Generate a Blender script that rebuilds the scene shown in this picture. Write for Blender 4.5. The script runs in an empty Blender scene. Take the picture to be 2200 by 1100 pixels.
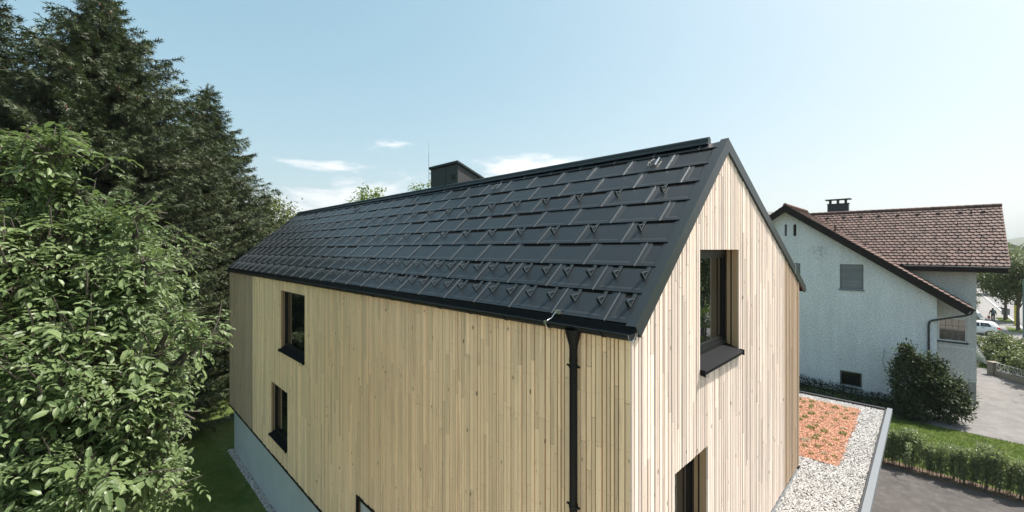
import bpy, math, random
import numpy as np
from mathutils import Vector, Matrix

R = math.radians
random.seed(7)
rng = np.random.RandomState(11)
scene = bpy.context.scene
COL = scene.collection
SQ = math.sqrt(.5)
CX, CY = 1.4406, 5.0            # near corner of the wooden house
GZ = -0.3                       # ground level
ROT = math.pi / 4


def W(x, y, z=0.0):
    """street-grid coordinates (along gable, along facade) to world"""
    return Vector((CX + SQ * (x - y), CY + SQ * (x + y), z))


# ------------------------------------------------------------------ nodes
class NT:
    def __init__(self, tree):
        self.t = tree
        tree.nodes.clear()

    def n(self, kind, ins=None, **props):
        nd = self.t.nodes.new(kind)
        for k, v in props.items():
            setattr(nd, k, v)
        for k, v in (ins or {}).items():
            s = nd.inputs[k]
            if isinstance(v, bpy.types.NodeSocket):
                self.t.links.new(v, s)
            else:
                s.default_value = v
        return nd

    def m(self, op, a, b=0.0, c=None, clamp=False):
        nd = self.n('ShaderNodeMath', operation=op, use_clamp=clamp)
        for i, v in enumerate([a, b] + ([c] if c is not None else [])):
            if isinstance(v, bpy.types.NodeSocket):
                self.t.links.new(v, nd.inputs[i])
            else:
                nd.inputs[i].default_value = v
        return nd.outputs[0]

    def mix(self, f, a, b, blend='MIX'):
        nd = self.n('ShaderNodeMix', data_type='RGBA', blend_type=blend)
        for i, v in ((0, f), (6, a), (7, b)):
            if isinstance(v, bpy.types.NodeSocket):
                self.t.links.new(v, nd.inputs[i])
            else:
                nd.inputs[i].default_value = v if i == 0 else (*v[:3], 1)
        return nd.outputs[2]

    def scale(self, col, f):
        nd = self.n('ShaderNodeVectorMath', operation='SCALE')
        if isinstance(col, bpy.types.NodeSocket):
            self.t.links.new(col, nd.inputs[0])
        else:
            nd.inputs[0].default_value = col[:3]
        if isinstance(f, bpy.types.NodeSocket):
            self.t.links.new(f, nd.inputs['Scale'])
        else:
            nd.inputs['Scale'].default_value = f
        return nd.outputs[0]

    def noise(self, scale, vec=None, detail=3, rough=.55):
        ins = {'Scale': scale, 'Detail': detail, 'Roughness': rough}
        if vec is not None:
            ins['Vector'] = vec
        return self.n('ShaderNodeTexNoise', ins).outputs['Fac']

    def ramp(self, fac, lo, hi):
        nd = self.n('ShaderNodeMapRange', {'Value': fac, 'From Min': lo, 'From Max': hi}, clamp=True)
        return nd.outputs[0]

    def objco(self, sc=(1, 1, 1)):
        tc = self.n('ShaderNodeTexCoord')
        mp = self.n('ShaderNodeMapping', {'Vector': tc.outputs['Object'], 'Scale': sc})
        return mp.outputs[0]


def new_mat(name):
    m = bpy.data.materials.new(name)
    m.use_nodes = True
    return m, NT(m.node_tree)


def finish(t, shader):
    o = t.n('ShaderNodeOutputMaterial')
    t.t.links.new(shader, o.inputs['Surface'])


def simple(name, col, rough=.6, metal=0., var=.12, vscale=3., rand=0., bump=None, spec=.5, stretch=(1, 1, 1), fine=None, coat=0.):
    m, t = new_mat(name)
    co = t.objco(stretch)
    f = t.m('MULTIPLY_ADD', t.noise(vscale, co, 5, .6), 2 * var, 1 - var)
    if fine:
        f2 = t.m('MULTIPLY_ADD', t.noise(fine[0], co, 2, .6), 2 * fine[1], 1 - fine[1])
        f = t.m('MULTIPLY', f, f2)
    if rand:
        g = t.n('ShaderNodeNewGeometry')
        f = t.m('MULTIPLY', f, t.m('MULTIPLY_ADD', g.outputs['Random Per Island'], 2 * rand, 1 - rand))
    p = t.n('ShaderNodeBsdfPrincipled', {'Base Color': t.scale(col, f), 'Roughness': rough, 'Metallic': metal, 'Specular IOR Level': spec, 'Coat Weight': coat})
    if bump:
        b = t.n('ShaderNodeBump', {'Height': t.noise(bump[0], co, 4, .65), 'Strength': bump[1], 'Distance': bump[2]})
        t.t.links.new(b.outputs[0], p.inputs['Normal'])
    finish(t, p.outputs[0])
    return m


def leafmat(name, c1, c2, transl=.3, rough=.45, spec=.4, tcol=None, isl=.75, clump=.7):
    m, t = new_mat(name)
    g = t.n('ShaderNodeNewGeometry')
    r = g.outputs['Random Per Island']
    big = t.noise(clump, t.objco(), 3)
    f = t.m('ADD', t.m('MULTIPLY', r, isl), t.m('MULTIPLY_ADD', big, 2.2 - 1.87 * isl, -(1.1 - .94 * isl) + (.5 - .5 * isl)), clamp=True)
    c = t.mix(f, c1, c2)
    p = t.n('ShaderNodeBsdfPrincipled', {'Base Color': c, 'Roughness': rough, 'Specular IOR Level': spec})
    tr = t.n('ShaderNodeBsdfTranslucent', {'Color': t.mix(.5, c, tcol or (c2[0] * 1.5, c2[1] * 1.6, c2[2]))})
    x = t.n('ShaderNodeMixShader', {0: transl, 1: p.outputs[0], 2: tr.outputs[0]})
    finish(t, x.outputs[0])
    return m


def woodmat(name, ca, cb, grey, knots=True, var=.24):
    m, t = new_mat(name)
    g = t.n('ShaderNodeNewGeometry')
    r = g.outputs['Random Per Island']
    tc = t.n('ShaderNodeTexCoord')
    off = t.n('ShaderNodeCombineXYZ', {0: t.m('MULTIPLY', r, 37.), 1: t.m('MULTIPLY', r, 91.), 2: t.m('MULTIPLY', r, 53.)})
    pos = t.n('ShaderNodeVectorMath', {0: tc.outputs['Object'], 1: off.outputs[0]}, operation='ADD').outputs[0]
    grain = t.n('ShaderNodeMapping', {'Vector': pos, 'Scale': (38, 38, 1.1)}).outputs[0]
    gr = t.noise(1.6, grain, 4, .6)
    c = t.mix(r, ca, cb)
    r2 = t.m('FRACT', t.m('MULTIPLY', r, 17.37))
    c = t.scale(c, t.m('MULTIPLY_ADD', r2, var, 1. - var * .5))
    c = t.scale(c, t.m('MULTIPLY_ADD', gr, .5, .75))
    # weathered grey streaks that run down single boards
    st = t.noise(1.15, t.n('ShaderNodeMapping', {'Vector': pos, 'Scale': (9, 9, .45)}).outputs[0], 4, .65)
    r3 = t.m('FRACT', t.m('MULTIPLY', r, 41.9))
    stf = t.m('MULTIPLY', t.ramp(st, .50, .74), t.ramp(r3, .30, .95))
    c = t.mix(t.m('MULTIPLY', stf, .75), c, grey)
    if knots:
        kp = t.n('ShaderNodeMapping', {'Vector': pos, 'Scale': (1, 1, .45)}).outputs[0]
        vo = t.n('ShaderNodeTexVoronoi', {'Vector': kp, 'Scale': 4.6, 'Randomness': 1.0})
        kf = t.m('SUBTRACT', 1.0, t.ramp(vo.outputs['Distance'], .055, .10))
        c = t.mix(t.m('MULTIPLY', kf, .8), c, (.10, .06, .035))
    p = t.n('ShaderNodeBsdfPrincipled', {'Base Color': c, 'Roughness': .75, 'Specular IOR Level': .25})
    b = t.n('ShaderNodeBump', {'Height': gr, 'Strength': .35, 'Distance': .004})
    t.t.links.new(b.outputs[0], p.inputs['Normal'])
    finish(t, p.outputs[0])
    return m


def plaster(name, col, stain=None):
    m, t = new_mat(name)
    co = t.objco()
    n1 = t.noise(10., co, 6, .75)
    vo = t.n('ShaderNodeTexVoronoi', {'Vector': co, 'Scale': 14., 'Randomness': 1.}).outputs['Distance']
    h = t.m('ADD', n1, t.m('MULTIPLY', vo, .6))
    f = t.m('MULTIPLY', t.m('MULTIPLY', t.m('MULTIPLY_ADD', t.noise(.5, co, 4), .3, .85), t.m('MULTIPLY_ADD', t.noise(1., t.objco((2.5, 2.5, .22)), 5, .65), .3, .85)), t.m('MULTIPLY_ADD', t.ramp(n1, .35, .6), .32, .72))
    c = t.scale(col, f)
    if stain:
        d = t.n('ShaderNodeVectorMath', {0: co, 1: stain[0]}, operation='DISTANCE').outputs['Value']
        s = t.m('MULTIPLY', t.m('SUBTRACT', 1., t.ramp(d, .1, stain[1])), t.ramp(t.noise(5., co, 5, .7), .46, .6))
        c = t.mix(t.m('MULTIPLY', s, .7), c, (.08, .08, .08))
    p = t.n('ShaderNodeBsdfPrincipled', {'Base Color': c, 'Roughness': .9, 'Specular IOR Level': .2})
    b = t.n('ShaderNodeBump', {'Height': h, 'Strength': .9, 'Distance': .05})
    t.t.links.new(b.outputs[0], p.inputs['Normal'])
    finish(t, p.outputs[0])
    return m


def ground_mat(name, cols, scales, bump=None, rough=.9):
    m, t = new_mat(name)
    co = t.objco()
    c = t.mix(t.ramp(t.noise(scales[0], co, 6, .6), .35, .65), cols[0], cols[1])
    c = t.mix(t.ramp(t.noise(scales[1], co, 4, .7), .45, .75), c, cols[2])
    c = t.scale(c, t.m('MULTIPLY_ADD', t.noise(scales[2], co, 2, .7), .8, .6))
    p = t.n('ShaderNodeBsdfPrincipled', {'Base Color': c, 'Roughness': rough, 'Specular IOR Level': .2})
    if bump:
        b = t.n('ShaderNodeBump', {'Height': t.noise(bump[0], co, 4, .7), 'Strength': bump[1], 'Distance': bump[2]})
        t.t.links.new(b.outputs[0], p.inputs['Normal'])
    finish(t, p.outputs[0])
    return m


def glassmat(name, tint, ior=1.9, rough=.01):
    m, t = new_mat(name)
    p = t.n('ShaderNodeBsdfPrincipled', {'Base Color': (*tint, 1), 'Roughness': rough, 'IOR': ior})
    b = t.n('ShaderNodeBump', {'Height': t.noise(.9, t.objco(), 1), 'Strength': .05, 'Distance': .02})
    t.t.links.new(b.outputs[0], p.inputs['Normal'])
    finish(t, p.outputs[0])
    return m


M = {}
M['wood'] = woodmat('larch_cladding', (.90, .655, .42), (.78, .575, .37), (.34, .26, .18))
M['wood_gable'] = woodmat('bleached_larch_cladding', (.80, .665, .565), (.66, .57, .505), (.36, .32, .29), var=.42)
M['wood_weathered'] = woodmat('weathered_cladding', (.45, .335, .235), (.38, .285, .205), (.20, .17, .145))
M['batten'] = simple('brown_groove_wood', (.17, .10, .055), .85, var=.2, spec=.2)
M['nail'] = simple('rusty_nail', (.07, .05, .035), .7)
M['wood_reveal'] = simple('reveal_wood', (.42, .29, .17), .7, var=.2, vscale=2., stretch=(20, 20, 1))
M['membrane'] = simple('black_membrane', (.008, .007, .006), .9, spec=.1)
M['edge_glint'] = simple('painted_bright_glint', (.75, .77, .78), .35, .2)  # near-white metal, a sunlit edge glint put into the colour
M['edge'] = simple('painted_edge_glint', (.14, .16, .172), .35, .4)  # sun and sky glint on metal edges painted as a lighter colour
M['roof'] = simple('anthracite_roof_metal', (.0095, .013, .0155), .40, var=.22, vscale=1.1, rand=.2, bump=(170., .12, .004), spec=.5, fine=(160., .18))
M['trim'] = simple('anthracite_trim', (.018, .026, .029), .42, var=.06, spec=.4)
M['black'] = simple('black_metal', (.005, .0055, .006), .5, var=.05, spec=.2)
M['frame'] = simple('black_window_frame', (.006, .007, .008), .4, var=.05, spec=.3)
M['gutter'] = simple('black_gutter_metal', (.008, .010, .011), .45, var=.1, spec=.3)
M['sill'] = simple('black_sill', (.005, .006, .008), .6, var=.3, vscale=6, fine=(90., .3), spec=.12)
M['steel'] = simple('bright_steel', (.62, .62, .62), .3, 1.0, var=.1)
M['concrete'] = simple('concrete', (.42, .45, .45), .85, var=.16, vscale=.9, bump=(30, .2, .01), fine=(12., .08))
M['stone'] = simple('white_pebbles', (.43, .425, .41), .8, var=.05, rand=.45)
M['pebble_bed'] = ground_mat('pebble_bed', [(.10, .098, .095), (.15, .145, .14), (.2, .195, .19)], (3., 25., 60.), (50., 1., .05))
M['clay'] = simple('red_clay_chips', (.48, .265, .175), .9, var=.1, rand=.6)
M['clay_bed'] = ground_mat('clay_bed', [(.34, .15, .085), (.40, .19, .11), (.27, .11, .065)], (1.5, 12., 40.), (40., 1., .04))
M['grey_metal'] = simple('grey_parapet_metal', (.17, .19, .205), .5, .0, var=.05, spec=.3)
M['seam'] = simple('dark_seal', (.03, .032, .035), .5)
M['plaster'] = plaster('white_roughcast', (.84, .84, .885), ((-.2, 2.75, 9.45), .75))
M['plaster_wing'] = plaster('grey_roughcast', (.60, .60, .58))
M['plinth'] = simple('grey_plinth', (.27, .27, .26), .9, var=.12, bump=(20, .3, .02))
M['tile'] = simple('brown_clay_tile', (.120, .072, .060), .75, var=.28, vscale=1.6, rand=.32, bump=(40, .3, .01), fine=(25., .2))
M['dark_wood'] = simple('dark_brown_board', (.016, .013, .012), .7, spec=.25, var=.2, stretch=(1, 1, 12))
M['lead'] = simple('dark_gutter', (.025, .028, .03), .45)
M['slate'] = simple('dark_chimney', (.035, .04, .042), .6)
M['grey_frame'] = simple('grey_window_frame', (.17, .19, .2), .5)
M['shutter'] = simple('grey_shutter', (.30, .31, .34), .6, rand=.12)
M['white'] = simple('white_paint', (.72, .73, .73), .45, var=.08)
M['pane'] = glassmat('dark_pane', (.006, .008, .008), 2.4)
M['pane_dark'] = glassmat('dark_small_pane', (.012, .014, .013), 1.45)
M['pane_old'] = glassmat('old_pane', (.04, .045, .035), 2.0, .04)
M['lawn'] = ground_mat('lawn', [(.06, .105, .022), (.10, .15, .035), (.15, .165, .055)], (.35, 2.5, 25.), (60., .8, .05))
M['blade'] = leafmat('grass_blades', (.075, .13, .025), (.17, .22, .06), .35, .6, .2)
M['asphalt_dark'] = ground_mat('dark_asphalt', [(.065, .060, .058), (.085, .079, .076), (.115, .107, .103)], (.6, 3., 60.), (90., .5, .01))
M['asphalt_pale'] = ground_mat('pale_asphalt', [(.145, .143, .14), (.175, .172, .168), (.22, .216, .21)], (.35, 1.4, 30.), (60., .5, .01))
M['road'] = ground_mat('road_asphalt', [(.20, .20, .205), (.225, .225, .23), (.25, .25, .25)], (.2, 1., 20.))
M['pavement'] = ground_mat('pavement', [(.20, .20, .198), (.23, .228, .224), (.26, .255, .25)], (.3, 1.2, 20.))
M['bounce_ground'] = ground_mat('pale_bounce_gravel', [(.40, .375, .34), (.46, .43, .39), (.5, .47, .43)], (.5, 2., 40.), (60., .5, .02))  # for the unseen ground that bounces light
M['kerb'] = simple('kerb_stone', (.55, .55, .53), .8)
M['mulch'] = ground_mat('bark_mulch', [(.07, .055, .04), (.12, .085, .06), (.22, .16, .12)], (4., 14., 50.), (40., 1., .05))
M['wallstone'] = simple('grey_garden_stone', (.24, .22, .18), .9, var=.25, bump=(20, .5, .03))
M['bark'] = simple('bark', (.10, .08, .06), .9, var=.3, vscale=6, bump=(14, .8, .05), stretch=(1, 1, .3))
M['bark_grey'] = simple('grey_bark', (.085, .075, .06), .9, var=.3, vscale=6, bump=(14, .8, .04), stretch=(1, 1, .3))
M['walnut'] = leafmat('walnut_leaves', (.052, .090, .030), (.185, .250, .105), .28, .42, .4)
M['spruce'] = leafmat('spruce_needles', (.012, .022, .010), (.110, .142, .066), .06, .5, .3, isl=.45, clump=1.3)
M['spruce_dark'] = leafmat('dark_spruce_needles', (.010, .018, .009), (.075, .10, .05), .05, .5, .3, isl=.45, clump=1.3)
M['cone'] = simple('spruce_cone', (.15, .085, .05), .8, var=.3, vscale=20)
M['leaf_olive'] = leafmat('olive_leaves', (.06, .085, .025), (.14, .17, .06), .3)
M['leaf_bright'] = leafmat('bright_leaves', (.08, .14, .025), (.15, .22, .05), .4)
M['leaf_dark'] = leafmat('dark_glossy_leaves', (.018, .034, .012), (.075, .10, .040), .12, .5, .25)
M['leaf_hedge'] = leafmat('hedge_leaves', (.10, .145, .06), (.30, .34, .20), .35, .4, .5)
M['leaf_street'] = leafmat('street_tree_leaves', (.045, .070, .022), (.10, .125, .045), .3)
M['leaf_back'] = leafmat('laurel_hedge_leaves', (.05, .09, .025), (.17, .20, .08), .3, .35, .6)
M['ivy'] = leafmat('ivy_leaves', (.012, .022, .010), (.03, .045, .02), .1)
M['sedum'] = leafmat('sedum', (.10, .16, .035), (.26, .30, .10), .2)
M['sedum_pale'] = leafmat('pale_sedum', (.32, .38, .26), (.48, .50, .40), .2)
M['dry'] = simple('dry_stalk', (.50, .46, .38), .8)
M['car'] = simple('white_car_paint', (.78, .79, .80), .25, var=.01, coat=.6)
M['car_glass'] = glassmat('car_glass', (.01, .012, .014), 1.6)
M['red_light'] = simple('red_lens', (.50, .015, .02), .2, var=.02)
M['rubber'] = simple('rubber', (.02, .02, .02), .8)
M['alloy'] = simple('alloy', (.5, .5, .52), .35, .8)
M['skin'] = simple('skin', (.42, .25, .18), .6)
M['dark_cloth'] = simple('dark_clothes', (.018, .020, .024), .85)
M['grey_cloth'] = simple('grey_backpack', (.13, .15, .16), .8)
M['red_cloth'] = simple('red_bag', (.42, .03, .05), .6)
M['hair'] = simple('dark_hair', (.03, .022, .016), .7)
M['yellow'] = simple('yellow_paint', (.55, .45, .05), .5)
M['pole'] = simple('pole_metal', (.14, .19, .20), .45, .3)
M['binmetal'] = simple('grey_bin', (.22, .23, .24), .5)
M['hill'] = ground_mat('hill_forest', [(.035, .06, .03), (.05, .08, .035), (.08, .10, .05)], (.004, .02, .05))


# ------------------------------------------------------------------ objects
def tag(o, label=None, cat=None, group=None, kind=None):
    if label: o['label'] = label
    if cat: o['category'] = cat
    if group: o['group'] = group
    if kind: o['kind'] = kind
    return o


def empty(name, loc, rz=0., label=None, cat=None, group=None):
    o = bpy.data.objects.new(name, None)
    COL.objects.link(o)
    o.location = loc
    o.rotation_euler = (0, 0, rz)
    o.empty_display_size = .2
    return tag(o, label, cat, group)


class MB:
    """collects polygons; build() links them as one mesh object"""
    def __init__(self, off=(0, 0, 0)):
        self.v = []; self.f = []; self.off = off; self.sm = []; self.mi = []; self.cur = 0

    def poly(self, pts, smooth=False):
        b = len(self.v)
        self.v += [tuple(p) for p in pts]
        self.f.append(tuple(range(b, b + len(pts)))); self.sm.append(smooth); self.mi.append(self.cur)

    def mesh(self, vs, fs, smooth=False):
        b = len(self.v)
        self.v += [tuple(p) for p in vs]
        for q in fs:
            self.f.append(tuple(b + i for i in q)); self.sm.append(smooth); self.mi.append(self.cur)

    def hexa(self, p):
        """eight corners: four of the bottom then four of the top"""
        self.mesh(p, [(3, 2, 1, 0), (4, 5, 6, 7), (0, 1, 5, 4), (1, 2, 6, 5), (2, 3, 7, 6), (3, 0, 4, 7)])

    def box(self, a, b):
        (x0, y0, z0), (x1, y1, z1) = a, b
        self.hexa([(x0, y0, z0), (x1, y0, z0), (x1, y1, z0), (x0, y1, z0), (x0, y0, z1), (x1, y0, z1), (x1, y1, z1), (x0, y1, z1)])

    def prism(self, pts, d):
        """polygon swept by vector d"""
        n = len(pts); d = Vector(d)
        q = [Vector(p) for p in pts]
        self.mesh(q + [p + d for p in q], [tuple(range(n))[::-1], tuple(range(n, 2 * n))] + [(i, (i + 1) % n, n + (i + 1) % n, n + i) for i in range(n)])

    def tube(self, pts, r, n=8, cap=True):
        pts = [Vector(p) for p in pts]
        rs = r if isinstance(r, (list, tuple)) else [r] * len(pts)
        vs = []; fs = []
        prev = None
        for i, p in enumerate(pts):
            a = pts[max(i - 1, 0)]; b = pts[min(i + 1, len(pts) - 1)]
            t = (b - a).normalized()
            if prev is None:
                u = t.orthogonal().normalized()
            else:
                u = (prev - t * prev.dot(t)).normalized()
            prev = u
            w = t.cross(u)
            for k in range(n):
                an = 2 * math.pi * k / n
                vs.append(p + (u * math.cos(an) + w * math.sin(an)) * rs[i])
        for i in range(len(pts) - 1):
            for k in range(n):
                fs.append((i * n + k, i * n + (k + 1) % n, (i + 1) * n + (k + 1) % n, (i + 1) * n + k))
        self.mesh(vs, fs, True)
        if cap:
            self.poly(vs[:n][::-1]); self.poly(vs[-n:])

    def build(self, name, mat, parent=None, label=None):
        me = bpy.data.meshes.new(name)
        o = Vector(self.off)
        me.from_pydata([Vector(p) - o for p in self.v], [], self.f)
        me.polygons.foreach_set('use_smooth', self.sm)
        for q in (mat if isinstance(mat, (list, tuple)) else [mat]): me.materials.append(q)
        me.polygons.foreach_set('material_index', self.mi)
        ob = bpy.data.objects.new(name, me)
        COL.objects.link(ob)
        if parent: ob.parent = parent
        if label: ob['label'] = label
        return ob


def bulk_mesh(name, tv, tf, mats, pos, mat):
    """many transformed copies of a small template as one mesh (tf: all faces the same size)"""
    tv = np.asarray(tv, float); tf = np.asarray(tf, int)
    mats = np.asarray(mats, float); pos = np.asarray(pos, float)
    n = len(pos)
    V = np.einsum('nij,kj->nki', mats, tv) + pos[:, None, :]
    F = tf[None] + (np.arange(n) * len(tv))[:, None, None]
    V = V.reshape(-1, 3); F = F.reshape(-1, tf.shape[1])
    me = bpy.data.meshes.new(name)
    me.vertices.add(len(V)); me.vertices.foreach_set('co', V.ravel())
    me.loops.add(F.size); me.loops.foreach_set('vertex_index', F.ravel().astype(np.int32))
    me.polygons.add(len(F)); me.polygons.foreach_set('loop_start', np.arange(0, F.size, tf.shape[1], dtype=np.int32))
    me.update(calc_edges=True)
    me.shade_flat()
    me.materials.append(mat)
    return me


def bulk(name, tv, tf, mats, pos, mat, parent=None):
    ob = bpy.data.objects.new(name, bulk_mesh(name, tv, tf, mats, pos, mat))
    COL.objects.link(ob)
    if parent: ob.parent = parent
    return ob


def norm(a):
    return a / np.maximum(np.linalg.norm(a, axis=-1, keepdims=True), 1e-9)


def frames(x, up, sx, sy=None, sz=None):
    """matrices whose first column is x, third column close to up"""
    x = norm(x)
    y = norm(np.cross(up, x))
    z = np.cross(x, y)
    sx = np.asarray(sx)[:, None]
    sy = sx if sy is None else np.asarray(sy)[:, None]
    sz = sx if sz is None else np.asarray(sz)[:, None]
    return np.stack([x * sx, y * sy, z * sz], axis=2)


LEAF_V = [(0, 0, 0), (.3, .20, .05), (.3, 0, -.02), (.3, -.20, .05), (.7, .17, .02), (.7, 0, -.06), (.7, -.17, .02), (1, 0, -.16)]
LEAF_F = [(0, 2, 1), (0, 3, 2), (1, 2, 5), (1, 5, 4), (2, 3, 6), (2, 6, 5), (4, 5, 7), (5, 6, 7)]
FOLD_V = [(0, 0, 0), (.5, .30, .08), (1, 0, -.08), (.5, -.30, .08)]
FOLD_F = [(0, 2, 1), (0, 3, 2)]
_s = []
_f = []
for (t, sd, hgt) in ((0., 1, .35), (.05, -1, .1), (.25, 1, -.25), (.3, -1, .35), (.5, 1, .25), (.55, -1, -.2)):
    b = len(_s)
    _s += [(t, 0, 0), (t + .20, 0, .02), (min(t + .42, 1.05), .24 * sd * (1 - .55 * t), .24 * hgt)]
    _f.append((b, b + 1, b + 2))
b = len(_s); _s += [(0, .035, 0), (0, -.035, 0), (1.1, 0, 0)]; _f.append((b, b + 1, b + 2))
SPRAY_V, SPRAY_F = _s, _f
ROCK_V = [(1, 0, 0), (0, 1, 0), (-1, 0, .1), (0, -1, 0), (0.1, .1, .8), (0, 0, -.8)]
ROCK_F = [(0, 1, 4), (1, 2, 4), (2, 3, 4), (3, 0, 4), (1, 0, 5), (2, 1, 5), (3, 2, 5), (0, 3, 5)]


def rand_dirs(n):
    return norm(rng.normal(size=(n, 3)))


# ------------------------------------------------------------------ wooden house
house = empty('timber_house', (CX, CY, 0), ROT, 'long timber clad gable house with black metal shingle roof and black downpipe', 'house')


def PG(u, o, z): return (u, -o, z)      # gable wall: u along the gable, o outwards
def PF(u, o, z): return (-o, u, z)      # long wall


PK = 3.27
def gable_top(u):
    return 8.21 + (11.05 - 8.21) / PK * u if u < PK else 11.05 - .4575 * (u - PK)


def wall_fill(mb, P, u0, u1, zb, zt, ops, o0, o1, brk=()):
    """solid wall between offsets o0 and o1 leaving openings"""
    us = sorted(set([u0, u1] + [a for w in ops for a in w[:2] if u0 < a < u1] + [b for b in brk if u0 < b < u1]))
    for a, b in zip(us[:-1], us[1:]):
        mid = (a + b) / 2
        segs = [(zb(mid), None)]
        cuts = sorted([(w[2], w[3]) for w in ops if w[0] <= mid <= w[1]])
        lo = zb(mid)
        out = []
        for c0, c1 in cuts:
            if c0 > lo: out.append((lo, c0, c0))
            lo = max(lo, c1)
        out.append((lo, zt(a), zt(b)))
        for z0, za, zb_ in out:
            mb.hexa([P(a, o0, z0), P(b, o0, z0), P(b, o1, z0), P(a, o1, z0), P(a, o0, za), P(b, o0, zb_), P(b, o1, zb_), P(a, o1, za)])


def boards(mb, P, u0, u1, zb, zt, ops, wmin=.055, wmax=.115, extra=(), ths=(0., 0., .006, .012, .018), nails=None, nsz=.0036):
    us = [u0]
    stops = sorted([a for w in ops for a in w[:2] if u0 < a < u1] + [u1] + [e for e in extra if u0 < e < u1])
    for s in stops:
        while s - us[-1] > wmax * 1.25:
            us.append(us[-1] + random.choice([wmin, .07, .075, .09, .095, wmax]) * random.uniform(.95, 1.05))
        if s - us[-1] < .03 and len(us) > 1:
            us[-1] = s
        else:
            us.append(s)
    g = .008
    for a, b in zip(us[:-1], us[1:]):
        mid = (a + b) / 2
        a += g; b -= g
        if b - a < .012: continue
        lo = zb(mid)
        spans = []
        for c0, c1 in sorted([(w[2], w[3]) for w in ops if w[0] <= mid <= w[1]]):
            if c0 > lo: spans.append((lo, c0, c0))
            lo = max(lo, c1)
        spans.append((lo, zt(a), zt(b)))
        th = random.choice(ths)
        for z0, za, zb_ in spans:
            z = z0
            top = min(za, zb_)
            zz = z0 + random.uniform(.4, 4.)
            while True:
                last = zz > top - .12
                e1, e2 = (za, zb_) if last else (zz, zz)
                o = th + random.uniform(-.0012, .0012)
                bv = .004
                lo1 = z + (.0035 if z > z0 else 0)
                hi1, hi2 = (e1, e2) if last else (e1 - .0035, e2 - .0035)
                mb.mesh([P(a, -.022, lo1), P(a, o - bv, lo1), P(a + bv, o, lo1), P(b - bv, o, lo1), P(b, o - bv, lo1), P(b, -.022, lo1),
                         P(a, -.022, hi1), P(a, o - bv, hi1), P(a + bv, o, hi1), P(b - bv, o, hi2), P(b, o - bv, hi2), P(b, -.022, hi2)],
                        [(i, i + 1, i + 7, i + 6) for i in range(5)] + [(0, 5, 4, 3, 2, 1), (6, 7, 8, 9, 10, 11)])
                if last: break
                z = zz
                zz += random.uniform(1.2, 3.4)
            if nails and mid < nails:
                mb.cur = 1
                zn = math.ceil((z0 + .06) / .62) * .62 + random.uniform(-.03, .03)
                while zn < top - .03:
                    for fr in ((.25, .75) if b - a > .06 else (.5,)):
                        c = a + (b - a) * fr
                        e = nsz
                        mb.poly([P(c - e, th + .002, zn - e), P(c + e, th + .002, zn - e), P(c + e, th + .002, zn + e), P(c - e, th + .002, zn + e)])
                    zn += .62
                mb.cur = 0


GOPS = [(2.12, 4.02, 7.40, 9.29), (1.22, 2.43, 3.62, 6.12)]
FOPS = [(11.1, 13.5, 5.80, 7.86), (12.79, 14.65, 2.50, 4.43)]
GEND, GK = 9.27, 7.53
FEND, FK = 21.34, 17.18
FT = 8.22
def fz(u): return 3.23 if u < 7.44 else 1.80
def gz(u): return 3.33

core = MB()
wall_fill(core, PG, .02, GEND - .02, lambda u: gz(u) + .01, lambda u: gable_top(u) - .02, GOPS, -.30, -.024, (PK, GK))
wall_fill(core, PF, .31, FEND - .02, lambda u: fz(u) + .01, lambda u: FT - .02, FOPS, -.30, -.024, (7.44,))
core.box((.31, FEND - .2, 1.9), (GEND - .02, FEND - .03, 8.1))      # far end
core.box((GEND - .25, .32, 3.4), (GEND - .03, FEND - .22, 8.1))     # side away from the camera
core.build('wall_core', M['batten'], house)
cl = MB()
boards(cl, PF, 0.012, FK, fz, lambda u: FT, FOPS, extra=(7.44,), nails=11.)
cl.build('long_wall_cladding', [M['wood'], M['nail']], house, 'pale larch boards of the long wall')
cl = MB()
boards(cl, PG, -0.004, GK, gz, gable_top, GOPS, .032, .062, extra=(PK,), ths=(0., .003, .006, .009), nails=7., nsz=.0026)
cl.build('gable_cladding', [M['wood_gable'], M['nail']], house, 'sunlit pale larch boards of the gable wall')
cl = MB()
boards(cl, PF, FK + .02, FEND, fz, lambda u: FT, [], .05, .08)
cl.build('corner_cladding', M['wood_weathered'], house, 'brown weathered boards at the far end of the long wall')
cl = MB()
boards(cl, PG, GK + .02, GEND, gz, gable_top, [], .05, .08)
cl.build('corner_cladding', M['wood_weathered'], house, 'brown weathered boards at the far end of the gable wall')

# dark metal drip edge under the cladding, concrete base
dr = MB()
dr.box((-.035, 7.46, 1.745), (.06, FEND + .03, 1.80))
dr.box((-.035, .1, 3.175), (.06, 7.44, 3.23))
dr.box((-.03, 7.44, 1.80), (.05, 7.46, 3.23))
dr.build('drip_edge', M['black'], house)
cb = MB()
cb.box((.08, 0.4, -.8), (.4, 7.45, 3.17))
ys = [7.452, 9.9, 12.5, 15.1, 17.7, 20.85]
for a, b in zip(ys[:-1], ys[1:]):
    cb.box((.08, a + .006, -.8), (.4, b, 1.742))
cb.box((.4, 20.5, -.8), (9.2, 20.85, 1.85))
cb.build('concrete_base', M['concrete'], house)


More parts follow.
